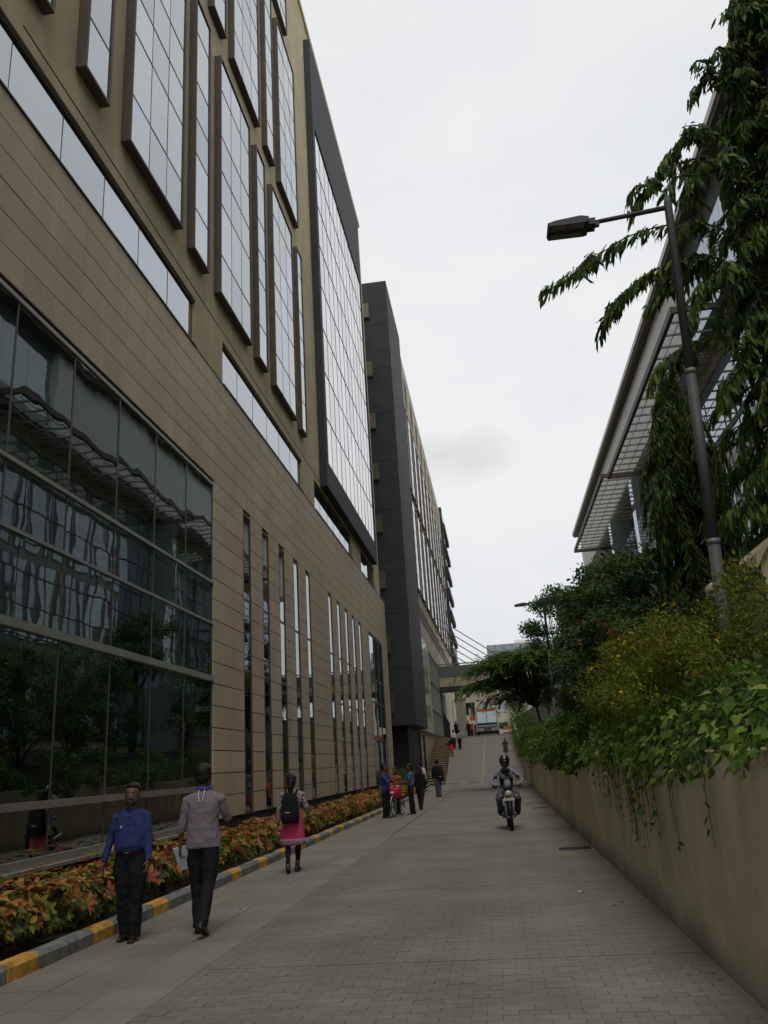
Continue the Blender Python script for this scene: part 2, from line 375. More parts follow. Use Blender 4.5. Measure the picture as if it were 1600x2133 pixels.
for i, (a, b2, yy, rw) in enumerate(seen[:300]):
    key = (round(b2-a, 3), round(a % 0.11, 3))
    if key not in pm_cache: pm_cache[key] = MB().prism([(px-a, py) for px, py in paver_outline(a, b2, 0.11)], 2, -0.02, 0.0).mesh('paver', 'paver')
    o = put('paver', pm_cache[key], roadbed, (a, yy, rnd.uniform(-0.0012, 0.0018)), (rnd.gauss(0, 0.004), rnd.gauss(0, 0.004), 0))
b = MB(); done = set(seen[:300])
for p in pav:
    if p in done: continue
    a, b2, yy, rw = p; dz = rnd.uniform(-0.0012, 0.0018)
    o2 = paver_outline(a, b2, 0.11); n = len(o2)
    b.add([(q[0], yy+q[1], -0.02) for q in o2]+[(q[0], yy+q[1], dz) for q in o2], [(i, (i+1) % n, n+(i+1) % n, n+i) for i in range(n)]+[tuple(range(n, 2*n))])
tag(b.build('paver_field', 'paver', roadbed), kind='stuff')
# cement slabs along the kerb
sw = (XL-KX)/3
ys_ = 5.0
while ys_ < PY1:
    ln = min(0.62, PY1-ys_)
    for i in range(3):
        box_piece('slab', KX+i*sw+0.003, KX+(i+1)*sw-0.003, ys_+0.003, ys_+ln-0.003, -0.025, rnd.uniform(-0.001, 0.002), 'slab', roadbed)
    ys_ += ln

for k_, yj in enumerate((25.4, 29.75, 34.1, 38.4, 42.7, 47.0, 51.5)):
    xa, xb = (-2.9, 1.55) if k_ % 2 == 0 else (-3.6, 0.4)
    MB().add([(xa, yj, zr(yj)+0.004), (xb, yj, zr(yj)+0.004), (xb, yj+0.05, zr(yj+0.05)+0.004), (xa, yj+0.05, zr(yj+0.05)+0.004)], [(0, 1, 2, 3)]).build('paving_joint', 'bed', road)
for xj, mn in ((-1.35, 'stone'), (-2.95, 'bed')):
    y_a, y_b = (57.2, 91) if mn == 'stone' else (21.7, 56.5)
    yl = [y_a]+[y for y in (40, 57) if y_a < y < y_b]+[y_b]
    for u, v in zip(yl[:-1], yl[1:]): MB().add([(xj, u, zr(u)+0.005), (xj+0.05, u, zr(u)+0.005), (xj+0.05, v, zr(v)+0.005), (xj, v, zr(v)+0.005)], [(0, 1, 2, 3)]).build('paving_joint', mn, road)
# kerb: painted blocks, yellow and grey by turns
kerb = thing('kerb', (KX, 5, 0), 'kerb of yellow and grey painted blocks edging the orange-leaved hedge', 'kerb')
def kerb_mesh(ln, mname):
    return MB().prism([(0, -0.03), (0, 0.115), (-0.035, 0.155), (-0.165, 0.155), (-0.165, -0.03)], 1, 0.004, ln-0.004).mesh('kerb_block', mname)
km = {'y': kerb_mesh(0.53, 'kerb_y'), 'g': kerb_mesh(0.555, 'kerb_g')}
yk = 7.8-1.64*3
while yk < 46.3:
    for c, dl in (('y', 0.53), ('g', 0.555), ('g', 0.555)):
        o = put('kerb_block', km[c], kerb, (KX+rnd.uniform(-0.006, 0.006), yk, rnd.uniform(-0.004, 0.004)), (0, 0, rnd.gauss(0, 0.004))); yk += dl

# right retaining wall
rw_ = thing('retaining_wall', (WX, 5, 0), 'stained yellowish plastered retaining wall with vines hanging over it', 'wall')
b = MB(); ysw = [-10, 10, 20, 30, 40, 48, 57, 66, 75, 91]
prof = lambda y: [(WX, y, zr(y)-0.1), (WX, y, zr(y)+1.64), (WX+0.015, y, zr(y)+1.655), (WX+0.185, y, zr(y)+1.655), (WX+0.2, y, zr(y)+1.64), (WX+0.2, y, zr(y)-0.1)]
vs_ = [p for y in ysw for p in prof(y)]
b.add(vs_, [(j*6+i, j*6+(i+1) % 6, (j+1)*6+(i+1) % 6, (j+1)*6+i) for j in range(len(ysw)-1) for i in range(6)]+[tuple(range(5, -1, -1)), tuple(range(len(vs_)-6, len(vs_)))])
b.build('wall_body', 'wallplaster', rw_)
# drain gratings at the wall's foot
for gx0, gx1, gy0, gy1, lab in ((0.92, 1.52, 16.45, 16.98, 'iron drain grating by the wall, in front of the motorcycle'), (0.93, 1.5, 30.0, 30.55, 'iron drain grating by the wall behind the motorcycle')):
    g = thing('drain_grating', ((gx0+gx1)/2, (gy0+gy1)/2, 0), lab, 'drain', 'drain gratings along the wall')
    MB().box(gx0, gx1, gy0, gy1, -0.01, 0.006).build('pit', 'black', g)
    fr = MB(); fr.box(gx0-0.03, gx0, gy0-0.03, gy1+0.03, -0.01, 0.012).box(gx1, gx1+0.03, gy0-0.03, gy1+0.03, -0.01, 0.012).box(gx0, gx1, gy0-0.03, gy0, -0.01, 0.012).box(gx0, gx1, gy1, gy1+0.03, -0.01, 0.012)
    fr.build('frame', 'concrete', g)
    for i in range(9):
        xx = gx0+(i+0.5)*(gx1-gx0)/9
        box_piece('bar', xx-0.012, xx+0.012, gy0, gy1, 0.007, 0.014, 'black', g)

# ================================================================== MAIN BUILDING (left)
def bars_y(b, x0, x1, ylist, z0, z1, wd):
    for yy in ylist: b.box(x0, x1, yy-wd/2, yy+wd/2, z0, z1)
B1 = thing('office_building', (FX, 20, 0), 'tall beige office building with sand panels, glass wall and brown-framed windows', 'building')
Y0, Y1, ROOF = -14.0, 47.9, 37.8
ZB, CH, CTOP = 0.80, 0.4835, 11.437
RT = 12.72
ribs = [(-14.0, 16.55), (18.55, 27.65), (29.7, 38.25), (40.95, 45.6)]
# plaster wall above, with real openings for the ribbon windows
b = MB(); b.box(-22, FX-0.02, Y0, Y1, RT, ROOF)
prev = Y0
for r in ribs:
    if r[0] > prev: b.box(-7.2, FX-0.02, prev, r[0], CTOP, RT-0.001)
    prev = r[1]
b.box(-7.2, FX-0.02, prev, Y1, CTOP, RT-0.001); b.box(-22, -7.2, Y0, Y1-0.01, CTOP, RT-0.001)
b.build('plaster_wall', 'plaster', B1)
MB().box(-22, FX+0.06, Y0, Y1+0.06, ROOF, ROOF+0.35).build('parapet', 'plaster', B1)
MB().box(FX-0.022, FX-0.012, 9, 31, 12.98, 13.0).build('render_joint', 'joint', B1)
# ribbon windows
for ri, (a, c) in enumerate(ribs):
    f = MB(); npn = max(2, round((c-a)/1.52)); st = (c-a)/npn
    gx = FX-0.10
    f.box(gx-0.03, gx+0.04, a, c, CTOP-0.001+0.002, CTOP+0.05); f.box(gx-0.03, gx+0.04, a, c, RT-0.07, RT-0.003)
    bars_y(f, gx-0.03, gx-0.003, [a+0.03]+[a+i*st for i in range(1, npn)]+[c-0.03], CTOP+0.051, RT-0.071, 0.016)
    w_ = f.build('ribbon_window', 'darkframe', B1)
    for i in range(npn):
        if a+(i+1)*st < 5: continue
        box_piece('pane', gx-0.02, gx-0.008, a+i*st+0.009, a+(i+1)*st-0.009, CTOP+0.05, RT-0.07, 'glass_win', w_, 0.002)
    MB().box(gx+0.05, FX+0.03, a, c, CTOP+0.003, CTOP+0.03).build('sill', 'darkframe', w_)
# podium cladding
CW = (-14.0, 17.8, 0.70, 8.45)
slots = [(s, s+0.66) for s in (20.18, 22.02, 23.87, 25.76, 27.56, 31.55, 33.4, 35.25, 37.1, 38.98)]
endw = (42.05, 47.1)
YP = 49.3
bk = MB(); g0, g1 = -22, FX-0.035
bk.box(g0, g1, Y0, YP-0.03, 8.46, CTOP-0.004)
edges = [17.84]+[e for s in slots for e in s]+list(endw)+[YP-0.03]
for i in range(0, len(edges), 2): bk.box(-9, g1, edges[i], edges[i+1], 0.1, 8.459)
CLAD = bk.build('cladding_wall', 'joint', B1)
MB().box(-9, FX-0.05, 17.84, YP-0.02, 0.09, ZB-0.005).build('plinth', 'charcoal', B1)
MB().box(FX-0.8, FX-0.1, Y0, 17.84, 0.09, 0.66).build('plinth', 'charcoal', B1)
panels = []
for k in range(22):
    z0 = ZB+k*CH; z1 = z0+CH
    if z0 > 8.40:
        spans = [(9.54-0.84*28, YP)]
    else:
        spans = [(edges[i], edges[i+1]+(0.03 if i+2 >= len(edges) else 0)) for i in range(0, len(edges), 2)]
    for a, c in spans:
        if z0 > 8.40:
            js = [9.54+0.84*j for j in range(-28, 60) if a-0.01 <= 9.54+0.84*j < c-0.3]+[c]
        else:
            n_ = max(1, round((c-a)/0.75)); js = [a+(c-a)*i/n_ for i in range(n_+1)]
        for u, v in zip(js[:-1], js[1:]):
            if v > 3: panels.append((u, v, z0, z1))
panels.sort(key=lambda p: (p[0]**2+6.2**2+(p[2]-1.7)**2) if p[1] > 8.4+p[2]*0.0 else 1e5)
for (u, v, z0, z1) in panels[:300]:
    box_piece('panel', FX-0.03, FX+rnd.uniform(-0.002, 0.002), u+0.003, v-0.003, z0+0.010, z1-0.010, 'clad', CLAD)
b = MB()
for (u, v, z0, z1) in panels[300:]: b.box(FX-0.03, FX+rnd.uniform(-0.002, 0.002), u+0.003, v-0.003, z0+0.010, z1-0.010)
tag(b.build('panel_field', 'clad', CLAD), kind='stuff')
MB().box(-22, FX+0.02, YP, YP+0.06, 0.1, CTOP).build('end_trim', 'plaster', B1)
MB().box(-22, FX+0.015, Y0, YP+0.01, CTOP-0.003, CTOP+0.001).build('ledge', 'darkframe', B1)
# curtain wall
mul = [17.76-1.65*i for i in range(0, 9)]
tr = [0.74, 1.46, 3.79, 5.05, 6.0, 8.41]
f = MB()
for z, h, d in ((0.70, 0.11, 0.06), (1.42, 0.10, 0.05), (3.73, 0.12, 0.05), (5.02, 0.05, 0.025), (5.97, 0.06, 0.03), (8.39, 0.07, 0.02)):
    f.box(FX-0.09, FX-0.02+d, mul[-1], 17.83, z, z+h)
CWO = f.build('curtain_wall', 'alu', B1)
for yy in mul: box_piece('mullion', FX-0.09, FX-0.018, yy-0.015, yy+0.015, 0.80, 8.40, 'darkframe', CWO)
MB().box(FX-0.12, FX+0.14, mul[-1], 17.83, 0.655, 0.70).build('sill', 'alu', CWO)
for i in range(len(mul)-1):
    for z0, z1 in ((0.81, 1.42), (1.52, 3.73), (3.85, 5.02), (5.07, 5.97), (6.03, 8.39)):
        box_piece('pane', FX-0.04, FX-0.028, mul[i+1]+0.016, mul[i]-0.016, z0, z1, 'glass_cw', CWO, 0.0022)
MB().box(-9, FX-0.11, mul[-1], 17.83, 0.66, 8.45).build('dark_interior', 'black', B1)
# tall slot windows
for (a, c) in slots:
    f = MB(); f.box(FX-0.12, FX+0.004, a, a+0.035, 0.79, 8.44).box(FX-0.12, FX+0.012, c-0.035, c, 0.79, 8.44)
    f.box(FX-0.12, FX+0.004, a+0.035, c-0.035, 8.39, 8.44)
    for z in (0.79, 1.62, 4.2, 6.05): f.box(FX-0.12, FX-0.002, a+0.035, c-0.035, z, z+0.07)
    s_ = f.build('slot_window', 'darkframe', B1)
    for z0, z1 in ((0.86, 1.62), (1.69, 4.2), (4.27, 6.05), (6.12, 8.39)):
        box_piece('pane', FX-0.03, FX-0.015, a+0.035, c-0.035, z0, z1, 'glass_cw', s_, 0.002)
f = MB(); ncl = 3; st = (endw[1]-endw[0])/ncl
bars_y(f, FX-0.1, FX+0.012, [endw[0]+0.03]+[endw[0]+st*i for i in range(1, ncl)]+[endw[1]-0.03], 0.8, 8.44, 0.06)
for z in (0.8, 3.0, 4.9, 6.1, 8.38): f.box(FX-0.1, FX+0.005, endw[0]+0.06, endw[1]-0.06, z, z+0.06)
s_ = f.build('end_window', 'darkframe', B1)
for i in range(ncl):
    for z0, z1 in ((0.86, 3.0), (3.06, 4.9), (4.96, 6.1), (6.16, 8.38)):
        box_piece('pane', FX-0.035, FX-0.02, endw[0]+st*i+0.03, endw[0]+st*(i+1)-0.03, z0, z1, 'glass_cw', s_, 0.003)
# brown-framed windows standing proud of the plaster
def proud_window(a, c, z0, z1, xw, prt, cols, rows, parent, panes=True, gm='glass_win'):
    t_ = 0.055; x0, x1 = xw-0.01, xw+prt
    f = MB(); f.box(x0, x1, a, a+t_, z0, z1).box(x0, x1, c-t_, c, z0, z1).box(x0, x1, a+t_, c-t_, z0, z0+t_).box(x0, x1, a+t_, c-t_, z1-t_, z1)
    win = f.build('proud_window', 'brown', parent)
    xg = x1-0.03; h = (z1-z0-2*t_); zz = [z0+t_+h*r for r in rows]; st = (c-a-2*t_)/cols
    for i in range(1, cols): box_piece('glazing_bar', xg-0.03, xg+0.005, a+t_+st*i-0.008, a+t_+st*i+0.008, z0+t_, z1-t_, 'darkframe', win)
    for i, z in enumerate(zz[1:-1]): box_piece('glazing_bar', xg-0.03, xg+0.008, a+t_, c-t_, z-0.017, z+0.017, 'darkframe', win)
    if panes:
        for i in range(cols):
            for j in range(len(zz)-1):
                box_piece('pane', xg-0.012, xg, a+t_+st*i+0.007, a+t_+st*(i+1)-0.007, zz[j]+0.016, zz[j+1]-0.016, gm, win, 0.0016)
    else:
        box_piece('pane', xg-0.012, xg, a+t_, c-t_, z0+t_, z1-t_, gm, win)
rowsA = [0, 0.15, 0.36, 0.5, 0.65, 0.86, 1.0]
XWP = FX-0.02
for a, c, n_ in ((8.6, 9.5, 1), (10.55, 11.5, 1), (12.35, 15.2, 3), (15.9, 17.0, 1), (17.85, 20.75, 3), (21.45, 22.5, 1), (23.4, 26.35, 3), (27.1, 27.95, 1)):
    proud_window(a, c, 13.75, 21.65, XWP, 0.2, n_, rowsA, B1)
for a, c, n_ in ((13.45, 16.4, 3), (17.25, 18.4, 1), (19.1, 22.0, 3), (22.85, 23.95, 1), (24.75, 27.6, 3)):
    proud_window(a, c, 22.85, 30.85, XWP, 0.2, n_, rowsA, B1)
for a, c, n_ in ((16.3, 17.3, 1), (18.1, 21.0, 3), (21.8, 22.8, 1), (23.6, 26.6, 3)):
    proud_window(a, c, 31.9, 36.6, XWP, 0.2, n_, rowsA, B1)
# dark bay with its white-bright glass
bx0, bx1, by0, by1, bz0, bz1 = FX-0.019, -5.9, 30.9, 45.15, 12.8, 36.35
gz0, gz1, gy0, gy1 = 13.95, 31.3, 31.35, 44.95
f = MB(); f.box(bx0, bx1, by0, gy0, bz0, bz1).box(bx0, bx1, gy1, by1, bz0, bz1).box(bx0, bx1, gy0, gy1, bz0, gz0).box(bx0, bx1, gy0, gy1, gz1, bz1)
BAY = f.build('bay', 'charcoal', B1)
nc, nr = 12, 8; sy, sz = (gy1-gy0)/nc, (gz1-gz0)/nr
for i in range(1, nc): box_piece('glazing_bar', bx1-0.1, bx1-0.035, gy0+sy*i-0.008, gy0+sy*i+0.008, gz0, gz1, 'darkframe', BAY)
for j in range(1, nr): box_piece('glazing_bar', bx1-0.1, bx1-0.03, gy0, gy1, gz0+sz*j-0.02, gz0+sz*j+0.02, 'darkframe', BAY)
for i in range(nc):
    for j in range(nr):
        box_piece('pane', bx1-0.06, bx1-0.045, gy0+sy*i+0.007, gy0+sy*(i+1)-0.007, gz0+sz*j+0.018, gz0+sz*(j+1)-0.018, 'glass_bay', BAY, 0.0018)

# ================================================================== SECOND BUILDING with the dark tower
B2 = thing('office_tower', (-8, 56.8, 0), 'charcoal tower block with small side windows and long beige window facade behind it', 'building')
zt = [4.1+(36.3-4.1)*i/9 for i in range(10)]
for i in range(9):
    MB().box(-24, -5.0, 52.5, 61.2, zt[i]+0.012, zt[i+1]-0.012).build('tower_course', 'charcoal', B2)
MB().box(-23.9, -5.05, 52.55, 61.1, 4.15, 36.2).build('tower_core', 'black', B2)
for z in (33.9, 29.1, 25.0, 21.2, 17.4, 13.5, 9.2, 5.5):
    f = MB().box(-6.95, -6.35, 52.36, 52.5, z-0.62, z+0.62); w_ = f.build('tower_window', 'darkframe', B2)
    box_piece('pane', -6.9, -6.4, 52.33, 52.355, z-0.55, z+0.55, 'glass_bay', w_)
MB().box(-24, -5.65, 53.3, 61.5, 0, 4.1).build('base_wall', 'black', B2)
F2 = -5.6
b = MB(); b.box(-24, F2, 61.2, 120, 12.9, 38.5).box(-24, F2, 61.2, 75.3, 4.2, 12.899).box(-24, F2, 96.5, 120, 4.2, 12.899).box(-24, F2, 75.3, 96.5, 11.7, 12.899)
b.build('facade_wall', 'beige2', B2)
MB().box(-24, F2-0.06, 61.3, 119.9, 0, 4.2).build('lower_wall', 'stone', B2)
MB().box(F2-0.03, F2+0.09, 61.2, 97, 4.08, 4.2).build('bottom_trim', 'darkframe', B2)
for a in (66.3, 67.5, 68.7, 69.9, 71.1, 72.3): 
    box_piece('slot_window', F2-0.05, F2+0.012, a, a+0.5, 5.2, 11.9, 'glass_cw', B2)
f = MB(); bars_y(f, F2-0.2, F2-0.01, [75.35+i*2.35 for i in range(10)], 4.3, 11.69, 0.08)
for z in (4.3, 6.5, 9.0, 11.6): f.box(F2-0.2, F2-0.02, 75.35, 96.4, z, z+0.08)
cw2 = f.build('curtain_wall', 'alu', B2)
for i in range(9):
    for z0, z1 in ((4.38, 6.5), (6.58, 9.0), (9.08, 11.6)):
        box_piece('pane', F2-0.13, F2-0.11, 75.35+i*2.35+0.04, 75.35+(i+1)*2.35-0.04, z0, z1, 'glass_cw', cw2, 0.003)
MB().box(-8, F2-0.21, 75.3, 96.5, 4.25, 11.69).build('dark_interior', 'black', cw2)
for i in range(7):
    a = 62.2+i*7.9
    proud_window(a, a+6.9, 13.5, 14.75, F2, 0.03, 4, [0, 1], B2, False, 'glass_bay')
for r_, (z0, z1) in enumerate(((15.9, 23.9), (24.9, 32.6))):
    yy = 62.0+r_*1.9
    while yy < 117:
        proud_window(yy, yy+2.6, z0, z1, F2, 0.2, 3, rowsA, B2, False, 'glass_bay')
        proud_window(yy+3.3, yy+4.3, z0, z1, F2, 0.2, 1, rowsA, B2, False, 'glass_bay')
        yy += 5.0
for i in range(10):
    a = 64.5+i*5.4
    box_piece('parapet_opening_shade', F2-0.05, F2+0.015, a, a+2.2, 34.4, 36.9, 'charcoal', B2)  # no hole: shade inside each parapet opening put in as a dark box
B3 = thing('office_tower', (-8, 127, 0), 'farthest charcoal tower with ledges, past the long beige facade', 'building')
MB().box(-24, -5.3, 120.5, 134, 0, 39.6).build('wall', 'charcoal', B3)
for i in range(9):
    z = 9+i*3.4
    box_piece('ledge', -5.3, -5.0, 121, 133, z, z+0.9, 'charcoal', B3)
    box_piece('window', -5.3, -5.25, 121, 133, z+1.7, z+3.0, 'glass_bay', B3)

# stairs beside the ramp
ST = thing('staircase', (-4.7, 56, 0), 'long flight of tan steps with dark risers beside the ramp', 'stairs')
for i in range(22):
    ya = 56.0+i*1.0; z0 = zr(56)+0.16*i; xl = -5.1-0.02*i; xr = -3.75-0.032*i
    MB().box(xl, xr, ya+0.03, ya+1.06, z0-0.35, z0+0.115).build('riser', 'riser', ST)
    MB().box(xl, xr, ya, ya+1.06, z0+0.116, z0+0.16).build('tread', 'step', ST)
MB().box(-5.6, -4.5, 78.07, 92, 2.0, zr(56)+0.16*22).build('landing', 'step', ST)
rl = thing('gate_posts', (-5.0, 55, 0), 'pair of black metal posts at the foot of the stairs', 'post')
for x_, t_ in ((-5.05, 3.7), (-4.78, 3.5)): box_piece('post', x_-0.06, x_+0.06, 54.6, 54.72, zr(54.6)+0.1, t_, 'black', rl)
# speed-breaker strip where the ramp begins
sb = thing('ramp_gutter', (-1.2, 57, 0.35), 'dark grated gutter crossing the road at the foot of the ramp', 'drain')
for x0, x1 in ((-3.6, -2.9), (-2.2, -1.6), (-0.9, -0.1), (0.5, 1.2)): box_piece('grate', x0, x1, 56.75, 57.15, 0.34, 0.362, 'black', sb)

# footbridge with stay cables
M['bridgegrey'] = mat('bridgegrey', (0.13, 0.135, 0.14), 0.6, 0.1)
BR = thing('footbridge', (0, 89, 9), 'grey stayed footbridge spanning the road between the buildings', 'bridge')
MB().box(F2, 12, 87.6, 90.4, 8.95, 9.35).build('deck', 'charcoal', BR)
for i in range(11):
    x0 = F2+i*1.6
    box_piece('side_panel', x0+0.03, x0+1.57, 87.6, 87.68, 9.36, 10.4, 'stone', BR)
    box_piece('glass_panel', x0+0.03, x0+1.57, 87.62, 87.66, 10.45, 11.5, 'bridgegrey', BR)
    box_piece('post', x0-0.04, x0+0.029, 87.55, 87.7, 9.3, 11.62, 'steel', BR)
MB().box(F2, 12, 87.56, 87.7, 11.62, 11.74).build('top_rail', 'steel', BR)
MB().box(F2, 12, 87.54, 87.7, 10.401, 10.449).build('mid_rail', 'steel', BR)
MB().box(F2, 12, 90.3, 90.38, 9.36, 11.5).build('rear_panel', 'stone', BR)
for i in range(5):
    MB().tube([(F2, 89, 13.9+i*0.8), (-2.4+i*1.05, 89, 11.7)], 0.055, 6).build('stay_cable', 'steel', BR)

# ================================================================== RIGHT BUILDING (glass, with louvred canopies)
GX = 13.6
RB = thing('glass_building', (GX, 48, 0), 'glass building with slatted steel canopies and a thin roof edge, behind the trees', 'building')
MB().box(GX+0.08, 34, -26, 99, 0, 27.2).build('core', 'beige2', RB)
def glazed(y0, y1, z0, z1, dy, dz, nm='glazing'):
    f = MB(); ny = round((y1-y0)/dy); nz = round((z1-z0)/dz); sy, sz = (y1-y0)/ny, (z1-z0)/nz
    for i in range(ny+1): f.box(GX-0.02, GX+0.07, y0+i*sy-0.03, y0+i*sy+0.03, z0, z1)
    for j in range(nz+1): f.box(GX-0.025, GX+0.07, y0, y1, z0+j*sz-0.04, z0+j*sz+0.04)
    g = f.build(nm, 'steel', RB)
    for i in range(ny):
        for j in range(nz): box_piece('pane', GX+0.01, GX+0.03, y0+i*sy+0.03, y0+(i+1)*sy-0.03, z0+j*sz+0.04, z0+(j+1)*sz-0.04, 'glass_right', g, 0.002)
glazed(33, 99, 4.4, 21.2, 3.0, 1.87)
for yy in (-14, -8, -2, 4, 10, 16, 21.5, 27):
    for zz in (5.0, 10.2, 15.4, 20.4):
        f = MB().box(GX-0.03, GX+0.08, yy, yy+3.6, zz, zz+3.2); g = f.build('window', 'darkframe', RB)
        for q in (0, 1):
            box_piece('pane', GX-0.05, GX-0.031, yy+0.08+q*1.75, yy+1.77+q*1.75, zz+0.08, zz+3.12, 'glass_right', g, 0.002)
for i in range(20):
    y0 = 42.4+i*2.8
    box_piece('fascia_panel', 12.3, GX+0.06, y0+0.015, y0+2.785, 22.2, 27.56, 'white', RB)
for i in range(23):
    y0 = -22+i*2.8
    box_piece('fascia_panel', 12.6, GX+0.06, y0+0.015, y0+2.785, 22.3, 27.56, 'glass_right', RB)
MB().box(11.8, 34, -26, 100.5, 27.58, 27.8).build('roof_soffit', 'brown', RB)
MB().box(11.7, 34.05, -26.05, 100.6, 27.805, 28.15).build('roof_edge', 'white', RB)
def canopy(xo, y0, y1, z):
    f = MB().box(xo, xo+0.2, y0, y1, z-0.30, z+0.06).box(xo+0.2, GX-0.05, y0, y0+0.2, z-0.25, z+0.03).box(xo+0.2, GX-0.05, y1-0.2, y1, z-0.3, z+0.03)
    c = f.build('canopy', 'darkframe', RB)
    n_ = int((y1-y0)/1.22)
    for i in range(1, n_):
        yy = y0+(y1-y0)*i/n_
        box_piece('slat', xo+0.2, GX-0.06, yy-0.05, yy+0.05, z-0.16, z-0.06, 'alu', c)
    for i in range(1, 5):
        xx = xo+(GX-xo)*i/5
        box_piece('rail', xx-0.02, xx+0.02, y0+0.2, y1-0.2, z-0.05, z-0.01, 'alu', c)
canopy(10.1, 35.7, 59.8, 21.7); canopy(9.7, 60.2, 83.8, 21.95)
for yy in (60, 72):
    MB().box(11.7, GX-0.04, yy-0.6, yy+0.6, 3.2, 21.3).build('glass_fin', 'glass_right', RB)

# ================================================================== BACKGROUND past the crest
ZC = zr(95)
DB = thing('office_building', (6, 255, 4), 'distant blue-grey glass block rising behind the feathery tree', 'building')
MB().box(-0.7, 26, 250, 275, 0, 35).build('wall', mat('farglass', (0.22, 0.28, 0.31), 0.4, 0.12, 0.2, spec=0.6), DB)
for i in range(10): box_piece('floor_band', -0.75, 26.05, 249.9, 250, 3+i*3.3, 3.5+i*3.3, 'steel', DB)
for i in range(11): box_piece('mullion', -0.75+i*2.5, -0.6+i*2.5, 249.86, 249.95, 3, 35, 'steel', DB)
for i in range(1): box_piece('roof_plant', 8, 14, 255, 262, 35, 36.6, 'white', DB)
LB = thing('low_building', (-2, 150, ZC), 'low pale building with dark windows seen beneath the footbridge', 'building')
MB().box(-9, 9, 150, 160, ZC-0.1, 14).build('wall', 'beige2', LB)
for i in range(6):
    for j in range(2): box_piece('window', -8+i*2.8, -6.4+i*2.8, 149.93, 150, ZC+1.5+j*3.8, ZC+3.6+j*3.8, 'glass_cw', LB)
GP = thing('gate_pillar', (-4.2, 112, ZC), 'tall grey concrete pillar beyond the footbridge', 'pillar')
MB().box(-5.2, -3.9, 111.6, 112.6, ZC-0.1, 9.6).build('shaft', 'concrete', GP); MB().box(-5.3, -3.8, 111.5, 112.7, 9.6, 9.9).build('cap', 'concrete', GP)
FN = thing('railing', (-4.9, 84, 3.8), 'black bar railing at the top of the stairs', 'railing')
for i in range(14): box_piece('bar', -5.0, -4.95, 79.5+i*0.75, 79.58+i*0.75, 3.85, 6.3-i*0.05, 'black', FN)
MB().box(-5.02, -4.93, 79.4, 89.6, 3.95, 4.03).build('rail', 'black', FN); 
MB().add([(-5.02, 79.4, 6.3), (-4.93, 79.4, 6.3), (-4.93, 89.6, 5.6), (-5.02, 89.6, 5.6), (-5.02, 79.4, 6.38), (-4.93, 79.4, 6.38), (-4.93, 89.6, 5.68), (-5.02, 89.6, 5.68)], [(0, 1, 2, 3), (4, 7, 6, 5), (0, 4, 5, 1), (2, 6, 7, 3), (0, 3, 7, 4), (1, 5, 6, 2)]).build('rail', 'black', FN)
TN = thing('sign_board', (-2.75, 99, ZC), 'small orange sign board on a thin post beside the bus', 'sign')
MB().box(-2.78, -2.72, 99, 99.06, ZC-0.05, ZC+2.4).build('post', 'white', TN)
M['orange'] = mat('orange', (0.55, 0.16, 0.04), 0.7, 0.1)
MB().box(-3.05, -2.4, 98.95, 99.0, ZC+1.9, ZC+2.5).build('board', 'orange', TN)
RBX = thing('barrier', (1.1, 96, ZC), 'orange road barrier beside the bus at the crest of the ramp', 'barrier')
MB().prism([(0.6, ZC-0.02), (2.0, ZC-0.02), (1.7, ZC+0.9), (0.8, ZC+0.9)], 1, 96, 96.5).build('body', 'orange', RBX); MB().box(0.72, 1.85, 95.96, 95.999, ZC+0.3, ZC+0.5).build('stripe', 'white', RBX)

# ================================================================== PEOPLE
_ctex = bpy.data.textures.new('wrinkle', 'CLOUDS'); _ctex.noise_scale = 0.11; _ctex.noise_depth = 2
def remesh(mb, name, voxel, mname, parent, extra=None, smooth_it=4, wrinkle=0.0):
    me = mb.mesh(name, mname); o = bpy.data.objects.new(name+'_tmp', me); COL.objects.link(o)
    md = o.modifiers.new('r', 'REMESH'); md.mode = 'VOXEL'; md.voxel_size = voxel
    sm = o.modifiers.new('s', 'SMOOTH'); sm.factor = 0.5; sm.iterations = smooth_it
    if wrinkle:
        dm = o.modifiers.new('d', 'DISPLACE'); dm.texture = _ctex; dm.strength = wrinkle; dm.mid_level = 0.5
    dg = bpy.context.evaluated_depsgraph_get(); dg.update()
    ev = bpy.data.meshes.new_from_object(o.evaluated_get(dg))
    bpy.data.objects.remove(o); bpy.data.meshes.remove(me)
    if extra is not None and extra.v:
        bm = bmesh.new(); bm.from_mesh(ev); m2 = extra.mesh('x', mname); bm.from_mesh(m2); bm.to_mesh(ev); bm.free(); bpy.data.meshes.remove(m2)
    ev.name = name; ev.materials.clear(); ev.materials.append(M[mname] if isinstance(mname, str) else mname); ev.shade_smooth()
    return put(name, ev, parent)

M['skin'] = mat('skin', (0.17, 0.085, 0.05), 0.55, 0.06, 20, spec=0.35)
M['skin2'] = mat('skin2', (0.11, 0.055, 0.033), 0.55, 0.06, 20, spec=0.35)
M['hair'] = mat('hair', (0.012, 0.010, 0.009), 0.55, 0.3, 60, 0.6, 120)
M['hair_grey'] = mat('hair_grey', (0.022, 0.020, 0.018), 0.7, 0.4, 80, 0.5, 120)
def cloth(n, c, **k): M[n] = mat(n, c, 0.9, k.pop('var', 0.18), k.pop('scale', 6), 0.9, 14, spec=0.15, **k)
cloth('blue_shirt', (0.030, 0.048, 0.145)); cloth('black_cloth', (0.016, 0.016, 0.018)); cloth('pink_cloth', (0.55, 0.06, 0.14))
cloth('royal', (0.03, 0.055, 0.24)); cloth('cop_blue', (0.055, 0.13, 0.30)); cloth('denim', (0.07, 0.09, 0.13)); cloth('offwhite', (0.55, 0.54, 0.56))
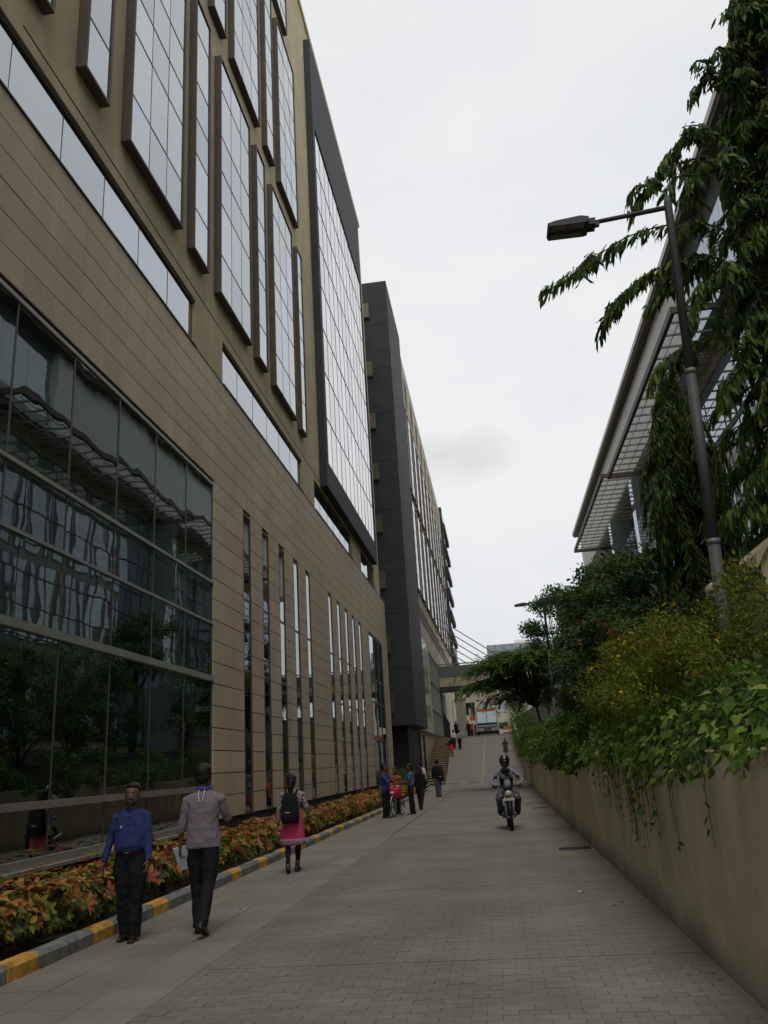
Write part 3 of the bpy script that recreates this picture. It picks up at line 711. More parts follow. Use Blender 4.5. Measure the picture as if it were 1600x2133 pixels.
cloth('orange_cloth', (0.45, 0.08, 0.03)); cloth('red_cloth', (0.60, 0.035, 0.03)); cloth('green_cloth', (0.035, 0.06, 0.04)); cloth('grey_cloth', (0.16, 0.16, 0.17)); cloth('dark_blue', (0.02, 0.025, 0.06)); cloth('salmon', (0.42, 0.15, 0.10)); cloth('tan_cloth', (0.33, 0.30, 0.27)); cloth('maroon', (0.16, 0.02, 0.03))
M['leather'] = mat('leather', (0.012, 0.011, 0.010), 0.35, 0.1, spec=0.5)
M['belt'] = mat('belt', (0.09, 0.03, 0.02), 0.5, 0.1)
M['eye'] = mat('eye', (0.5, 0.48, 0.45), 0.3, 0.0); M['paper'] = mat('paper', (0.62, 0.66, 0.70), 0.7, 0.05)
M['sock'] = mat('sock', (0.45, 0.22, 0.05), 0.9, 0.1); M['lanyard'] = mat('lanyard', (0.03, 0.10, 0.55), 0.5, 0.0); M['wire'] = mat('wire', (0.7, 0.7, 0.75), 0.5, 0.0)
def pattern_mat(name, c1, c2, f, th, two=True, blotch=False):
    m = bpy.data.materials.new(name); m.use_nodes = True; t = m.node_tree; t.nodes.clear(); n = t.nodes.new; l = t.links.new
    out = n('ShaderNodeOutputMaterial'); b = n('ShaderNodeBsdfPrincipled'); b.inputs['Roughness'].default_value = 0.9; l(b.outputs[0], out.inputs[0])
    tcn = n('ShaderNodeTexCoord'); mixn = n('ShaderNodeMix'); mixn.data_type = 'RGBA'; mixn.inputs['A'].default_value = tuple(c1)+(1,); mixn.inputs['B'].default_value = tuple(c2)+(1,)
    if blotch:
        ns = n('ShaderNodeTexNoise'); ns.inputs['Scale'].default_value = f; ns.inputs['Detail'].default_value = 1; l(tcn.outputs['Object'], ns.inputs['Vector'])
        g = n('ShaderNodeMath'); g.operation = 'GREATER_THAN'; g.inputs[1].default_value = th; l(ns.outputs[0], g.inputs[0]); l(g.outputs[0], mixn.inputs['Factor'])
    else:
        sp = n('ShaderNodeSeparateXYZ'); l(tcn.outputs['Object'], sp.inputs[0]); outs = []
        for ax in ((0, 2) if two else (0,)):
            mu = n('ShaderNodeMath'); mu.operation = 'MULTIPLY'; mu.inputs[1].default_value = f; l(sp.outputs[ax], mu.inputs[0])
            fr = n('ShaderNodeMath'); fr.operation = 'FRACT'; l(mu.outputs[0], fr.inputs[0])
            g = n('ShaderNodeMath'); g.operation = 'GREATER_THAN'; g.inputs[1].default_value = th; l(fr.outputs[0], g.inputs[0]); outs.append(g)
        if two:
            mxn = n('ShaderNodeMath'); mxn.operation = 'MAXIMUM'; l(outs[0].outputs[0], mxn.inputs[0]); l(outs[1].outputs[0], mxn.inputs[1]); l(mxn.outputs[0], mixn.inputs['Factor'])
        else: l(outs[0].outputs[0], mixn.inputs['Factor'])
    l(mixn.outputs['Result'], b.inputs['Base Color']); M[name] = m
pattern_mat('check_shirt', (0.095, 0.065, 0.078), (0.25, 0.21, 0.245), 55, 0.62)
pattern_mat('print_cloth', (0.30, 0.27, 0.285), (0.13, 0.05, 0.09), 34, 0.52, blotch=True)
pattern_mat('hem_print', (0.40, 0.30, 0.36), (0.25, 0.08, 0.14), 50, 0.5, blotch=True)
pattern_mat('check_white', (0.25, 0.25, 0.28), (0.14, 0.13, 0.20), 22, 0.6)

V = Vector
def person(label, loc, yaw, height, legs=((8, 12), (-10, 16)), arms=((5, 8, 15), (-5, 8, 15)), top='blue_shirt', bottom='black_cloth', shoes='leather',
           skin='skin', hair='short', sleeve='long', belly=0.0, dress=None, tucked=True, voxel=0.012, lean=0.0, joints=None, headyaw=0.0, group=None, face=True, heel=(0, 0), hem=None, bald=False, seat=False, fwd=None, loose=0.0, legw=1.0, category='person'):
    """local frame: +y ahead, +x to the right hand; legs (thigh, knee) degrees left/right; arms (forward, outward, elbow) degrees left/right"""
    P_ = thing('person', loc, label, category, group, local=True, rotz=yaw, scale=height/1.75)
    J = {}
    hipz = 0.92
    for si, s in ((0, -1), (1, 1)):
        a, kb = legs[si]
        hip = V((s*0.092, 0, hipz)); kn = hip+0.43*V((s*0.01, math.sin(R_(a)), -math.cos(R_(a))))
        an = kn+0.42*V((s*0.0, math.sin(R_(a-kb)), -math.cos(R_(a-kb))))
        kn.x -= s*0.012; an.x -= s*0.034
        J['hip', s], J['knee', s], J['ankle', s] = hip, kn, an
        J['foot', s] = R_(-heel[si])
        fo, ou, el = arms[si]; sh = V((s*0.182, 0, 1.395)); inw = 0.0
        ua = V((s*math.sin(R_(ou)), math.sin(R_(fo))*math.cos(R_(ou)), -math.cos(R_(fo))*math.cos(R_(ou))))
        elb = sh+0.285*ua; g = fo+el
        xin = s*(math.sin(R_(ou))*0.6-(0.35*math.sin(R_(el)) if el > 40 else 0))
        fa = V((xin, math.sin(R_(g)), -math.cos(R_(g)))).normalized()
        J['sh', s], J['elbow', s], J['wrist', s] = sh, elb, elb+0.25*fa
    if joints:
        for k, v in joints.items(): J[k] = V(v)
    low = min(J['ankle', s].z-0.075 - (0.17*math.sin(-J['foot', s]) if J['foot', s] < 0 else 0) for s in (-1, 1))
    dz = 0 if seat else -low
    for k in J:
        if k[0] != 'foot': J[k] = J[k]+V((0, 0, dz))
    Z = dz
    ln = math.tan(R_(lean))
    def TY(z): return (z-(hipz+Z))*ln if z > hipz+Z else 0.0
    for k in J:
        if k[0] in ('sh',): J[k].y += TY(J[k].z)
        if k[0] in ('elbow', 'wrist') and not (joints and k in joints): J[k].y += TY(J['sh', k[1]].z)
    # ---- body: one continuous surface
    b = MB(); hz = 1.628+Z; hy = TY(hz)+0.012
    b.loft([(0, TY(z)+yy, z, rx, ry) for z, rx, ry, yy in ((0.85+Z, 0.13, 0.085, 0), (0.98+Z, 0.135, 0.09, 0), (1.12+Z, 0.125, 0.085, 0), (1.30+Z, 0.145, 0.09, 0), (1.38+Z, 0.12, 0.07, 0), (1.44+Z, 0.05, 0.045, 0))], 18)
    b.capsule((0, TY(1.42+Z)-0.01, 1.42+Z), (0, hy-0.015, 1.56+Z), 0.057, 0.05)
    hb = MB(); ch, sh_ = math.cos(headyaw), math.sin(headyaw)
    def hp(x, y, z):
        x, y, z = x*1.13, y*1.13, z*1.07
        return (x*ch-y*sh_, hy+x*sh_+y*ch, hz+z)
    hrings = [(0.018, 0.0, -0.118, 0.030, 0.030), (0.022, 0, -0.10, 0.047, 0.052), (0.015, 0, -0.07, 0.060, 0.075), (0.006, 0, -0.035, 0.068, 0.086), (0.0, 0, 0.0, 0.073, 0.093), (-0.006, 0, 0.04, 0.075, 0.095), (-0.010, 0, 0.08, 0.066, 0.083), (-0.012, 0, 0.105, 0.047, 0.06), (-0.012, 0, 0.12, 0.015, 0.02)]
    vs0 = MB().loft([(0, r[0], r[2], r[3], r[4]) for r in hrings], 20)
    hb.add([hp(*p) for p in vs0.v], vs0.f)
    b.add(hb.v, hb.f)
    if face:
        nv = MB().capsule((0, 0.088, 0.0), (0, 0.103, -0.034), 0.009, 0.013, 8).capsule((-0.028, 0.078, 0.018), (0.028, 0.078, 0.018), 0.011, 0.011, 8).capsule((-0.016, 0.088, -0.060), (0.016, 0.088, -0.060), 0.008, 0.008, 6)
        nv.capsule((0, 0.075, -0.095), (0, 0.08, -0.10), 0.022, 0.02, 8)
        b.add([hp(*p) for p in nv.v], nv.f)
        for s in (-1, 1):
            er = MB().ell((s*0.078, -0.005, -0.012), (0.010, 0.020, 0.032), 8, 6); b.add([hp(*p) for p in er.v], er.f)
    for s in (-1, 1):
        b.capsule(J['hip', s]+V((0, 0, -0.02)), J['knee', s], 0.082, 0.055); b.capsule(J['knee', s], J['ankle', s], 0.052, 0.036)
        b.capsule(J['sh', s]+V((0, 0, -0.03)), J['elbow', s], 0.040, 0.036); b.capsule(J['elbow', s], J['wrist', s], 0.038, 0.026)
        b.capsule(V((s*0.06, TY(1.38+Z), 1.38+Z)), J['sh', s]+V((-s*0.01, 0, -0.035)), 0.042, 0.042)
    # hands: palm in the body, five bent fingers
    ex = MB()
    for s in (-1, 1):
        wv = J['wrist', s]; d = (wv-J['elbow', s]).normalized()
        side = V((0, 1, 0))-d*d.y
        if side.length < 0.3: side = V((-s, 0, 0))-d*d.dot(V((-s, 0, 0)))
        side.normalize(); nrm = d.cross(side).normalized(); inn = nrm if nrm.x*s < 0 else -nrm
        pc = wv+d*0.085
        b.capsule(wv+d*0.02, wv+d*0.075, 0.034, 0.036, 10, 0, (1.0, 0.42), tuple(inn))
        curl = R_(70) if (fwd and s in fwd) else R_(28)
        for q, (off, ln_) in enumerate(((-0.030, 0.062), (-0.010, 0.078), (0.011, 0.083), (0.031, 0.074))):
            p0 = pc+side*off; d1 = (d*math.cos(curl*0.6)+inn*math.sin(curl*0.6)); d2 = (d*math.cos(curl*1.7)+inn*math.sin(curl*1.7))
            p1 = p0+d1*ln_*0.55; p2 = p1+d2*ln_*0.45
            ex.tube([p0-d*0.02, p0, p1, p2, p2+d2*0.005], [0.0095, 0.0095, 0.0085, 0.0075, 0.003], 6)
        t0 = wv+d*0.03+side*0.03; t1 = t0+(d*0.6+side*0.7+inn*0.35).normalized()*0.04; t2 = t1+(d*0.9+side*0.2+inn*0.4).normalized()*0.035
        ex.tube([t0-side*0.012, t0, t1, t2], [0.012, 0.012, 0.010, 0.006], 6)
    remesh(b, 'body', voxel, skin, P_, ex if voxel < 0.02 else None, 3)
    # ---- trousers
    if bottom:
        t = MB(); hemz = 0.05 if True else 0
        for s in (-1, 1):
            h_, k_, a_ = J['hip', s], J['knee', s], J['ankle', s]; e_ = a_+(a_-k_).normalized()*0.035
            t.tube([h_+V((-s*0.01, 0, 0.03)), h_.lerp(k_, 0.35), h_.lerp(k_, 0.75), k_, k_.lerp(a_, 0.35), k_.lerp(a_, 0.8), e_], [q_*legw for q_ in (0.105, 0.112, 0.098, 0.086, 0.082, 0.077, 0.078)] if not dress else [0.09, 0.085, 0.07, 0.055, 0.055, 0.045, 0.042], 14)
        ut = 0.0 if tucked else 0.022
        if not seat: t.loft([(0, -0.008, z+Z, rx-ut, ry-ut) for z, rx, ry in ((0.82, 0.10, 0.085), (0.88, 0.165+belly*0.2, 0.112+belly*0.2), (0.95, 0.165+belly*0.5, 0.115+belly*0.55), (1.02, 0.155+belly*0.6, 0.108+belly*0.7))], 20)
        else: t.loft([(0, -0.01, z+Z, rx, ry) for z, rx, ry in ((0.80, 0.12, 0.11), (0.86, 0.17, 0.14), (0.95, 0.165, 0.12), (1.02, 0.155, 0.108))], 20)
        remesh(t, 'trousers' if not dress else 'leggings', voxel*1.1, bottom, P_, None, 3, 0.035)
    # ---- shoes
    for s in (-1, 1):
        a_ = J['ankle', s]; p = J['foot', s]
        sh = MB(); o_ = MB()
        o_.capsule((0, -0.045, -0.045), (0, 0.06, -0.045), 0.038, 0.043, 10); o_.capsule((0, 0.05, -0.05), (0.0, 0.155, -0.055), 0.043, 0.033, 10, 0, (1, 0.75)); o_.capsule((0, -0.02, -0.03), (0, -0.01, 0.02), 0.044, 0.042, 10)
        o_.box(-0.038, 0.038, -0.075, 0.17, -0.078, -0.062)
        cp, sp = math.cos(p), math.sin(p); tw = R_(8)*s
        for (x, y, z) in o_.v:
            y2, z2 = y*cp-z*sp, y*sp+z*cp
            sh.v.append((a_.x+x*math.cos(tw)+y2*math.sin(tw), a_.y-x*math.sin(tw)+y2*math.cos(tw), a_.z+z2))
        sh.f = o_.f; sh.m = o_.m
        remesh(sh, 'shoe', max(voxel*0.9, 0.008), shoes, P_, None, 2)
    # ---- top
    if top:
        t = MB(); bz = 0.985 if tucked else 0.86; be = belly
        be2 = 0.0 if tucked else 0.03
        prof = [(bz-0.0, 0.162+be2+be*0.6+loose*0.6, 0.112+be*0.8+loose*0.5, be*0.25), (bz+0.06, 0.165+be2+be*0.8+loose*0.5, 0.122+be*1.0+loose*0.5, be*0.4), (1.12, 0.158+be*0.9+loose*0.5, 0.12+be*0.9+loose*0.4, be*0.4), (1.25, 0.172+be*0.4+loose*0.3, 0.122+be*0.3+loose*0.3, be*0.1), (1.34, 0.182+loose*0.2, 0.115, 0), (1.40, 0.158, 0.098, -0.005), (1.44, 0.098, 0.074, -0.008), (1.462, 0.07, 0.066, -0.005)]
        t.loft([(0, TY(z+Z)+yy, z+Z, rx, ry) for z, rx, ry, yy in prof], 24, 0, 2.1)
        for s in (-1, 1):
            s0, e0, w0 = J['sh', s], J['elbow', s], J['wrist', s]
            t.capsule(V((s*0.06, TY(1.42+Z), 1.415+Z)), s0+V((-s*0.008, 0, -0.03)), 0.06, 0.06)
            if sleeve == 'long': t.tube([s0+(s0-e0)*0.06, s0+(e0-s0)*0.06, s0.lerp(e0, 0.5), e0, e0.lerp(w0, 0.5), w0+(w0-e0).normalized()*0.01], [0.035, 0.060, 0.058, 0.051, 0.046, 0.038], 12); t.capsule(e0, e0+V((0, 0, 0.001)), 0.045, 0.045)
            elif sleeve == 'rolled': t.tube([s0+(s0-e0)*0.06, s0+(e0-s0)*0.06, s0.lerp(e0, 0.5), e0, e0.lerp(w0, 0.28), e0.lerp(w0, 0.36)], [0.035, 0.061, 0.059, 0.053, 0.055, 0.051], 12)
            else: t.tube([s0+(s0-e0)*0.06, s0+(e0-s0)*0.06, s0.lerp(e0, 0.4), s0.lerp(e0, 0.78)], [0.035, 0.062, 0.062, 0.066], 12)
        remesh(t, 'shirt', voxel*1.05, top, P_, None, 3, 0.03)
        if voxel < 0.011:
            c = MB(); c.tube([(0.058*math.cos(a), TY(1.48+Z)-0.004+0.058*math.sin(a), 1.468+Z+0.016*math.cos(a-math.pi/2)*-1) for a in [R_(q) for q in range(112, 429, 20)]], 0.015, 6, 0, (1, 1)); c.build('collar', top, P_, True)
    # ---- dress / long tunic
    if dress:
        t = MB(); hm = dress[1]
        t.loft([(0, yy+TY(z+Z), z+Z, rx, ry) for z, rx, ry, yy in ((hm, 0.235, 0.19, 0.0), (hm+0.12, 0.225, 0.18, 0.0), (0.80, 0.20, 0.155, 0), (0.95, 0.185, 0.14, 0), (1.10, 0.155, 0.115, 0), (1.25, 0.165, 0.115, 0), (1.36, 0.165, 0.105, 0), (1.42, 0.13, 0.085, 0), (1.46, 0.07, 0.06, 0))], 28)
        d_ = t.v
        t.v = [(x*(1+0.05*math.sin(9*math.atan2(y, x))*max(0, (0.9+Z-z))), y*(1+0.07*math.sin(9*math.atan2(y, x))*max(0, (0.9+Z-z))), z) for x, y, z in d_]
        remesh(t, 'tunic', voxel*1.1, dress[0], P_, None, 2, 0.03)
        if hem:
            t = MB(); t.loft([(0, 0, z+Z, rx, ry) for z, rx, ry in ((hm-0.09, 0.245, 0.20), (hm-0.02, 0.243, 0.195), (hm+0.02, 0.241, 0.194))], 28); t.build('hem', hem, P_, True)
    # ---- hair
    h_ = MB()
    if hair == 'short':
        for r in ((0, -0.028, 0.050, 0.086, 0.092, 0.092), (0, -0.048, -0.01, 0.080, 0.062, 0.075)): h_.ell((r[0], r[1], r[2]), (r[3], r[4], r[5]), 18, 12)
        h_.ell((0, 0.03, 0.095), (0.062, 0.055, 0.035), 14, 8)
    elif hair == 'bald':
        h_.ell((0, -0.042, 0.052), (0.083, 0.075, 0.080), 18, 12); h_.ell((0, -0.048, -0.01), (0.079, 0.058, 0.07), 14, 10)
        for s in (-1, 1): h_.ell((s*0.058, -0.022, 0.015), (0.026, 0.055, 0.05), 12, 8)
        h_.ell((0, -0.07, -0.005), (0.066, 0.036, 0.065), 12, 8); h_.ell((0, -0.045, 0.06), (0.074, 0.062, 0.058), 14, 10)
    elif hair == 'long':
        h_.ell((0, -0.02, 0.045), (0.086, 0.092, 0.088), 18, 12); h_.ell((0, -0.055, -0.02), (0.082, 0.062, 0.09), 14, 10)
        h_.tube([(0, -0.07, -0.02), (0, -0.095, -0.12), (0, -0.11, -0.24), (0, -0.115, -0.40)], [0.07, 0.085, 0.075, 0.03], 12, 0, (1, 0.5))
    if h_.v:
        b2 = MB(); b2.add([hp(*p) for p in h_.v], h_.f)
        remesh(b2, 'hair', voxel, 'hair' if hair != 'bald' else 'hair_grey', P_, None, 2)
    if face and voxel < 0.011:
        for s in (-1, 1):
            e = MB(); q = MB().ell((s*0.029, 0.083, 0.002), (0.012, 0.008, 0.007), 8, 6); e.add([hp(*p) for p in q.v], q.f); eo = e.build('eye', 'eye', P_, True)
            e = MB(); q = MB().ell((s*0.029, 0.0885, 0.002), (0.006, 0.004, 0.006), 8, 6); e.add([hp(*p) for p in q.v], q.f); e.build('pupil', 'black', eo, True)
            e = MB(); q = MB().capsule((s*0.016, 0.092, 0.024), (s*0.042, 0.085, 0.025), 0.005, 0.004, 6); e.add([hp(*p) for p in q.v], q.f); e.build('eyebrow', 'hair', P_, True)
    P_['_J'] = 1
    return P_, J, Z, hp

def local_part(P_, mb, name, mname, smooth=True): return mb.build(name, mname, P_, smooth)
def held(name, label, cat, P_, mb_parts, group=None):
    """a thing carried by a person: own top-level object in the person's frame"""
    t = thing(name, P_.location, label, cat, group, local=True, rotz=P_.rotation_euler[2], scale=P_.scale[0])
    for nm, mb, mn in mb_parts: mb.build(nm, mn, t, True)
    return t
def backpack(P_, Z, label, mname='black_cloth', big=1.0, off=0.0, y=-0.21, zc=1.16):
    m = MB(); w_, h_, d_ = 0.15*big, 0.25*big, 0.085*big
    m.loft([(off, y, zc+Z+z*h_, w_*k, d_*k2) for z, k, k2 in ((-1.0, 0.80, 0.7), (-0.93, 0.98, 1.05), (-0.5, 1.0, 1.15), (0.1, 0.97, 1.0), (0.65, 0.85, 0.8), (0.92, 0.62, 0.6), (1.0, 0.35, 0.35))], 24, 0, 3.0)
    p = MB(); p.loft([(off, y-d_*1.0, zc+Z+z*h_, w_*k, d_*0.45*k2) for z, k, k2 in ((-0.85, 0.7, 0.7), (-0.78, 0.82, 1.0), (-0.2, 0.82, 1.0), (-0.12, 0.7, 0.6))], 20, 0, 3.5)
    s = MB()
    for q in (-1, 1): s.tube([(off+q*0.085, y+0.05, zc+0.2*big+Z), (off*0.3+q*0.115, -0.03, 1.47+Z), (q*0.12, 0.10, 1.40+Z), (q*0.125, 0.135, 1.24+Z), (q*0.14, 0.06, 1.08+Z), (off+q*0.13, y+0.06, zc-0.16*big+Z)], 0.02, 8, 0, (1.0, 0.5))
    hd = MB().tube([(off-0.04, y+0.02, zc+h_+Z-0.01), (off-0.03, y+0.02, zc+h_+0.03+Z), (off+0.03, y+0.02, zc+h_+0.03+Z), (off+0.04, y+0.02, zc+h_+Z-0.01)], 0.01, 6)
    z_ = MB().box(off-w_*0.45, off+w_*0.1, y-d_*1.46, y-d_*1.44, zc+Z-h_*0.30, zc+Z-h_*0.26)
    return held('backpack', label, 'backpack', P_, [('pack', m, mname), ('pocket', p, mname), ('strap', s, mname), ('handle', hd, mname), ('zip', z_, 'wire')])
PI = math.pi

# 1 man in blue shirt, walking towards the camera
p1, J, Z, hp = person('bearded man in blue shirt and black trousers walking beside the kerb', (-4.30, 9.58, 0), PI+0.06, 1.66, legs=((4, 6), (-3, 6)), arms=((6, 9, 14), (-2, 17, 16)), top='blue_shirt', skin='skin', hair='short', belly=0.038, voxel=0.0085, headyaw=0.12, loose=0.012, legw=1.08)
bt = MB(); bt.loft([(0, 0.004, z+Z, 0.178, 0.140) for z in (0.965, 0.972, 1.0, 1.008)], 28); bt.build('belt', 'belt', p1, True)
MB().box(-0.022, 0.022, 0.138, 0.152, 0.968+Z, 1.005+Z).build('buckle', 'alu', p1)
bd = MB(); q = MB().ell((0, 0.052, -0.088), (0.052, 0.048, 0.036), 14, 9).capsule((-0.03, 0.088, -0.048), (0.03, 0.088, -0.048), 0.009, 0.009, 8).capsule((-0.062, 0.02, -0.05), (-0.05, 0.05, -0.085), 0.018, 0.02, 8).capsule((0.062, 0.02, -0.05), (0.05, 0.05, -0.085), 0.018, 0.02, 8); bd.add([hp(*p) for p in q.v], q.f); bd.build('beard', 'hair_grey', p1, True)
lg = MB(); lg.tube([(0.088, 0.127, 1.28+Z), (0.09, 0.128, 1.255+Z)], [0.006, 0.008], 6); lg.build('chest_logo', 'wire', p1)
for i in range(5): MB().ell((0, 0.125+0.02*(1-abs(i-2)/2.2)+0.012, 1.06+i*0.075+Z), (0.006, 0.004, 0.006), 6, 5).build('button', 'dark_blue', p1)
# 2 man in checked shirt seen from behind
p2, J, Z, hp = person('young man in checked shirt and black jeans walking away with booklet in hand', (-3.52, 9.80, 0), 0.10, 1.80, legs=((8, 8), (-9, 20)), arms=((2, 13, 12), (28, 14, 95)), top='check_shirt', hair='short', sleeve='rolled', tucked=False, voxel=0.0085, heel=(0, 28), loose=0.022, fwd=(1, -1), legw=0.86)
c = MB().tube([(-0.05, -0.068, 1.495+Z), (0, -0.082, 1.50+Z), (0.05, -0.068, 1.495+Z), (0.075, 0.0, 1.49+Z), (0.06, 0.075, 1.45+Z), (0, 0.13, 1.25+Z), (-0.06, 0.075, 1.45+Z), (-0.075, 0.0, 1.49+Z), (-0.05, -0.068, 1.495+Z)], 0.012, 6, 0, (0.5, 1.2)); c.build('lanyard', 'lanyard', p2, True)
for x0, x1 in ((-0.035, -0.022), (0.035, 0.022)):
    MB().tube([(x0, -0.083, 1.48+Z), (x0*0.9, -0.118, 1.42+Z), (x1*0.6, -0.136, 1.36+Z)], 0.0045, 5).build('earphone_wire', 'wire', p2)
w_ = J['wrist', -1]; MB().tube([J['ankle', 1]+V((0, 0, 0.0)), J['ankle', 1].lerp(J['knee', 1], 0.1)], 0.05, 10).build('sock', 'sock', p2, True)
bx = MB().prism([(-0.012, -0.13), (0.012, -0.13), (0.012, 0.13), (-0.012, 0.13)], 1, -0.085, 0.085)
ho = held('booklet', 'pale blue folded booklet in the hand of the man in checked shirt', 'booklet', p2, [])
me = bx.mesh('pages', 'paper'); o = put('pages', me, ho, tuple(w_+(w_-J['elbow', -1]).normalized()*0.13+V((0.035, 0.02, 0.0))), (R_(-12), R_(-20), R_(70)))
me = MB().box(0.0125, 0.0145, -0.06, 0.06, -0.02, 0.02).mesh('print', 'grey_cloth'); o = put('print_block', me, ho, o.location, o.rotation_euler)
# 3 woman with backpack
p3, J, Z, hp = person('woman in pink tunic with printed sleeves walking away along the kerb', (-3.80, 15.2, 0), 0.05, 1.63, legs=((-8, 14), (10, 10)), arms=((-6, 14, 16), (4, 20, 45)), top='print_cloth', bottom='black_cloth', dress=('pink_cloth', 0.56), hair='long', tucked=True, voxel=0.011, hem='hem_print', heel=(18, 0))
backpack(p3, Z, 'black backpack worn by the woman in pink tunic', 'black_cloth', 1.12, 0.0, -0.20, 1.14)
MB().box(-0.02, 0.02, -0.122, -0.112, 1.60+Z, 1.607+Z).build('hair_clip', 'wire', p3)
# 4 group round the delivery bicycle
p4, J, Z, hp = person('man in royal blue polo with red shoulder stripe standing by the red delivery bicycle', (-4.02, 29.4, 0), -1.9, 1.76, legs=((2, 3), (-2, 3)), arms=((35, 10, 70), (40, 6, 75)), top='royal', sleeve='short', tucked=False, skin='skin2', voxel=0.014)
for s in (-1, 1): MB().tube([(s*0.05, 0.10, 1.44+Z), (s*0.13, 0.08, 1.455+Z), (s*0.19, 0.0, 1.455+Z), (s*0.235, -0.01, 1.36+Z)], 0.014, 6).build('stripe', 'red_cloth', p4)
p5, J, Z, hp = person('man in orange shirt standing behind the red delivery bag', (-3.88, 31.2, 0), PI-0.2, 1.62, legs=((3, 4), (-3, 4)), arms=((40, 8, 45), (40, 8, 45)), top='orange_cloth', sleeve='short', tucked=False, skin='skin2', voxel=0.015)
p6, J, Z, hp = person('guard in light blue uniform shirt and black trousers facing the bicycle', (-3.30, 30.8, 0), PI/2+0.25, 1.72, legs=((3, 4), (-3, 4)), arms=((20, 6, 62), (25, 6, 65)), top='cop_blue', sleeve='short', skin='skin2', voxel=0.014)
p7, J, Z, hp = person('woman in black walking away with salmon handbag', (-3.22, 33.6, 0), -0.1, 1.62, legs=((14, 10), (-16, 14)), arms=((10, 8, 30), (-8, 8, 20)), top='black_cloth', hair='long', tucked=False, skin='skin', voxel=0.015, heel=(0, 26), loose=0.02)
held('handbag', 'small salmon handbag carried by the woman in black', 'bag', p7, [('bag', MB().loft([(-0.26, 0.06, z+Z, 0.05, k) for z, k in ((0.62, 0.10), (0.66, 0.125), (0.85, 0.12), (0.90, 0.08))], 16, 0, 3), 'salmon'), ('strap', MB().tube([(-0.26, 0.12, 0.88+Z), (-0.24, 0.09, 1.1+Z), (-0.2, 0.0, 1.46+Z), (-0.24, -0.06, 1.1+Z), (-0.26, 0.0, 0.88+Z)], 0.01, 6), 'salmon')])
p8, J, Z, hp = person('man in white shirt with navy backpack walking towards the stairs', (-4.15, 44.5, zr(44.5)), -0.35, 1.72, legs=((10, 10), (-12, 14)), arms=((6, 8, 25), (-6, 8, 20)), top='offwhite', sleeve='long', voxel=0.017)
backpack(p8, Z, 'navy backpack on the man in white shirt', 'dark_blue', 1.05)
p9, J, Z, hp = person('man in black jacket and faded jeans walking away with a shoulder bag', (-3.22, 43.2, zr(43.2)), -0.05, 1.80, legs=((4, 5), (-4, 6)), arms=((4, 10, 15), (-4, 10, 15)), top='black_cloth', bottom='denim', tucked=False, voxel=0.016, loose=0.02)
backpack(p9, Z, 'black shoulder bag hanging at the side of the man in faded jeans', 'black_cloth', 1.05, 0.19, -0.14, 1.02)
# 5 people on the ramp
def far(label, x, y, yaw, h, **k): return person(label, (x, y, zr(y)), yaw, h, voxel=0.024, **k)
p10, J, Z, hp = far('woman with red scarf climbing the ramp with a dark bag', -4.05, 73.0, 0.1, 1.6, legs=((14, 10), (-14, 14)), top='black_cloth', hair='long', dress=('red_cloth', 0.55))
held('bag', 'dark bag at the side of the woman with red scarf', 'bag', p10, [('bag', MB().loft([(-0.3, 0, z+Z, 0.13, 0.10) for z in (0.85, 0.9, 1.15, 1.2)], 14, 0, 3), 'dark_blue')])
p11, J, Z, hp = far('man in pale blue-white shirt just left of another on the ramp', -4.1, 78.9, 0.0, 1.72, legs=((10, 10), (-12, 14)), top='offwhite', bottom='dark_blue')
p11['label'] = 'man in white shirt and navy trousers walking up beside the stair head'
p12, J, Z, hp = far('man in beige shirt and black trousers walking up the ramp', -3.55, 78.4, 0.0, 1.72, legs=((12, 10), (-12, 14)), top='tan_cloth', arms=((-12, 12, 15), (12, 12, 20)))
p13, J, Z, hp = far('woman in dark green dress coming down the ramp by the wall', 0.52, 69.2, PI, 1.6, legs=((8, 8), (-8, 10)), arms=((0, 14, 15), (10, 16, 20)), top='green_cloth', bottom=None, dress=('green_cloth', 0.55), hair='long', sleeve='short')
p14, J, Z, hp = far('person with grey shirt and dark backpack at the crest by the railing', -4.35, 90.5, 0.0, 1.7, top='grey_cloth')
backpack(p14, Z, 'dark backpack of the person by the railing', 'dark_blue')
p15, J, Z, hp = far('person in maroon clothes standing left of the bus', -3.15, 93.5, 0.0, 1.68, top='maroon', bottom='dark_blue')
p16, J, Z, hp = far('person in red shirt standing near the orange sign board', -2.95, 101.5, 0.0, 1.7, top='red_cloth')

# ================================================================== MOTORCYCLE AND RIDER
MCX, MCY = 0.10, 22.2
mc = thing('motorcycle', (MCX, MCY, 0), 'black motorcycle with clear headlight and tinted fly screen, ridden towards the camera', 'motorcycle', local=True, rotz=PI+0.03)
M['gloss'] = mat('gloss', (0.012, 0.012, 0.014), 0.2, 0.0, spec=0.6, coat=0.4); M['rubber'] = mat('rubber', (0.012, 0.012, 0.012), 0.9, 0.1); M['chrome'] = mat('chrome', (0.5, 0.5, 0.5), 0.2, 0.0, metal=0.9)
M['amber'] = mat('amber', (0.45, 0.07, 0.02), 0.3, 0.0); M['headlight'] = mat('headlight', (0.42, 0.42, 0.36), 0.15, 0.0, spec=0.7); M['plate'] = mat('plate', (0.5, 0.5, 0.48), 0.6, 0.25, 30)
M['screen'] = mat('screen', (0.014, 0.014, 0.018), 0.35, 0.0, spec=0.4)
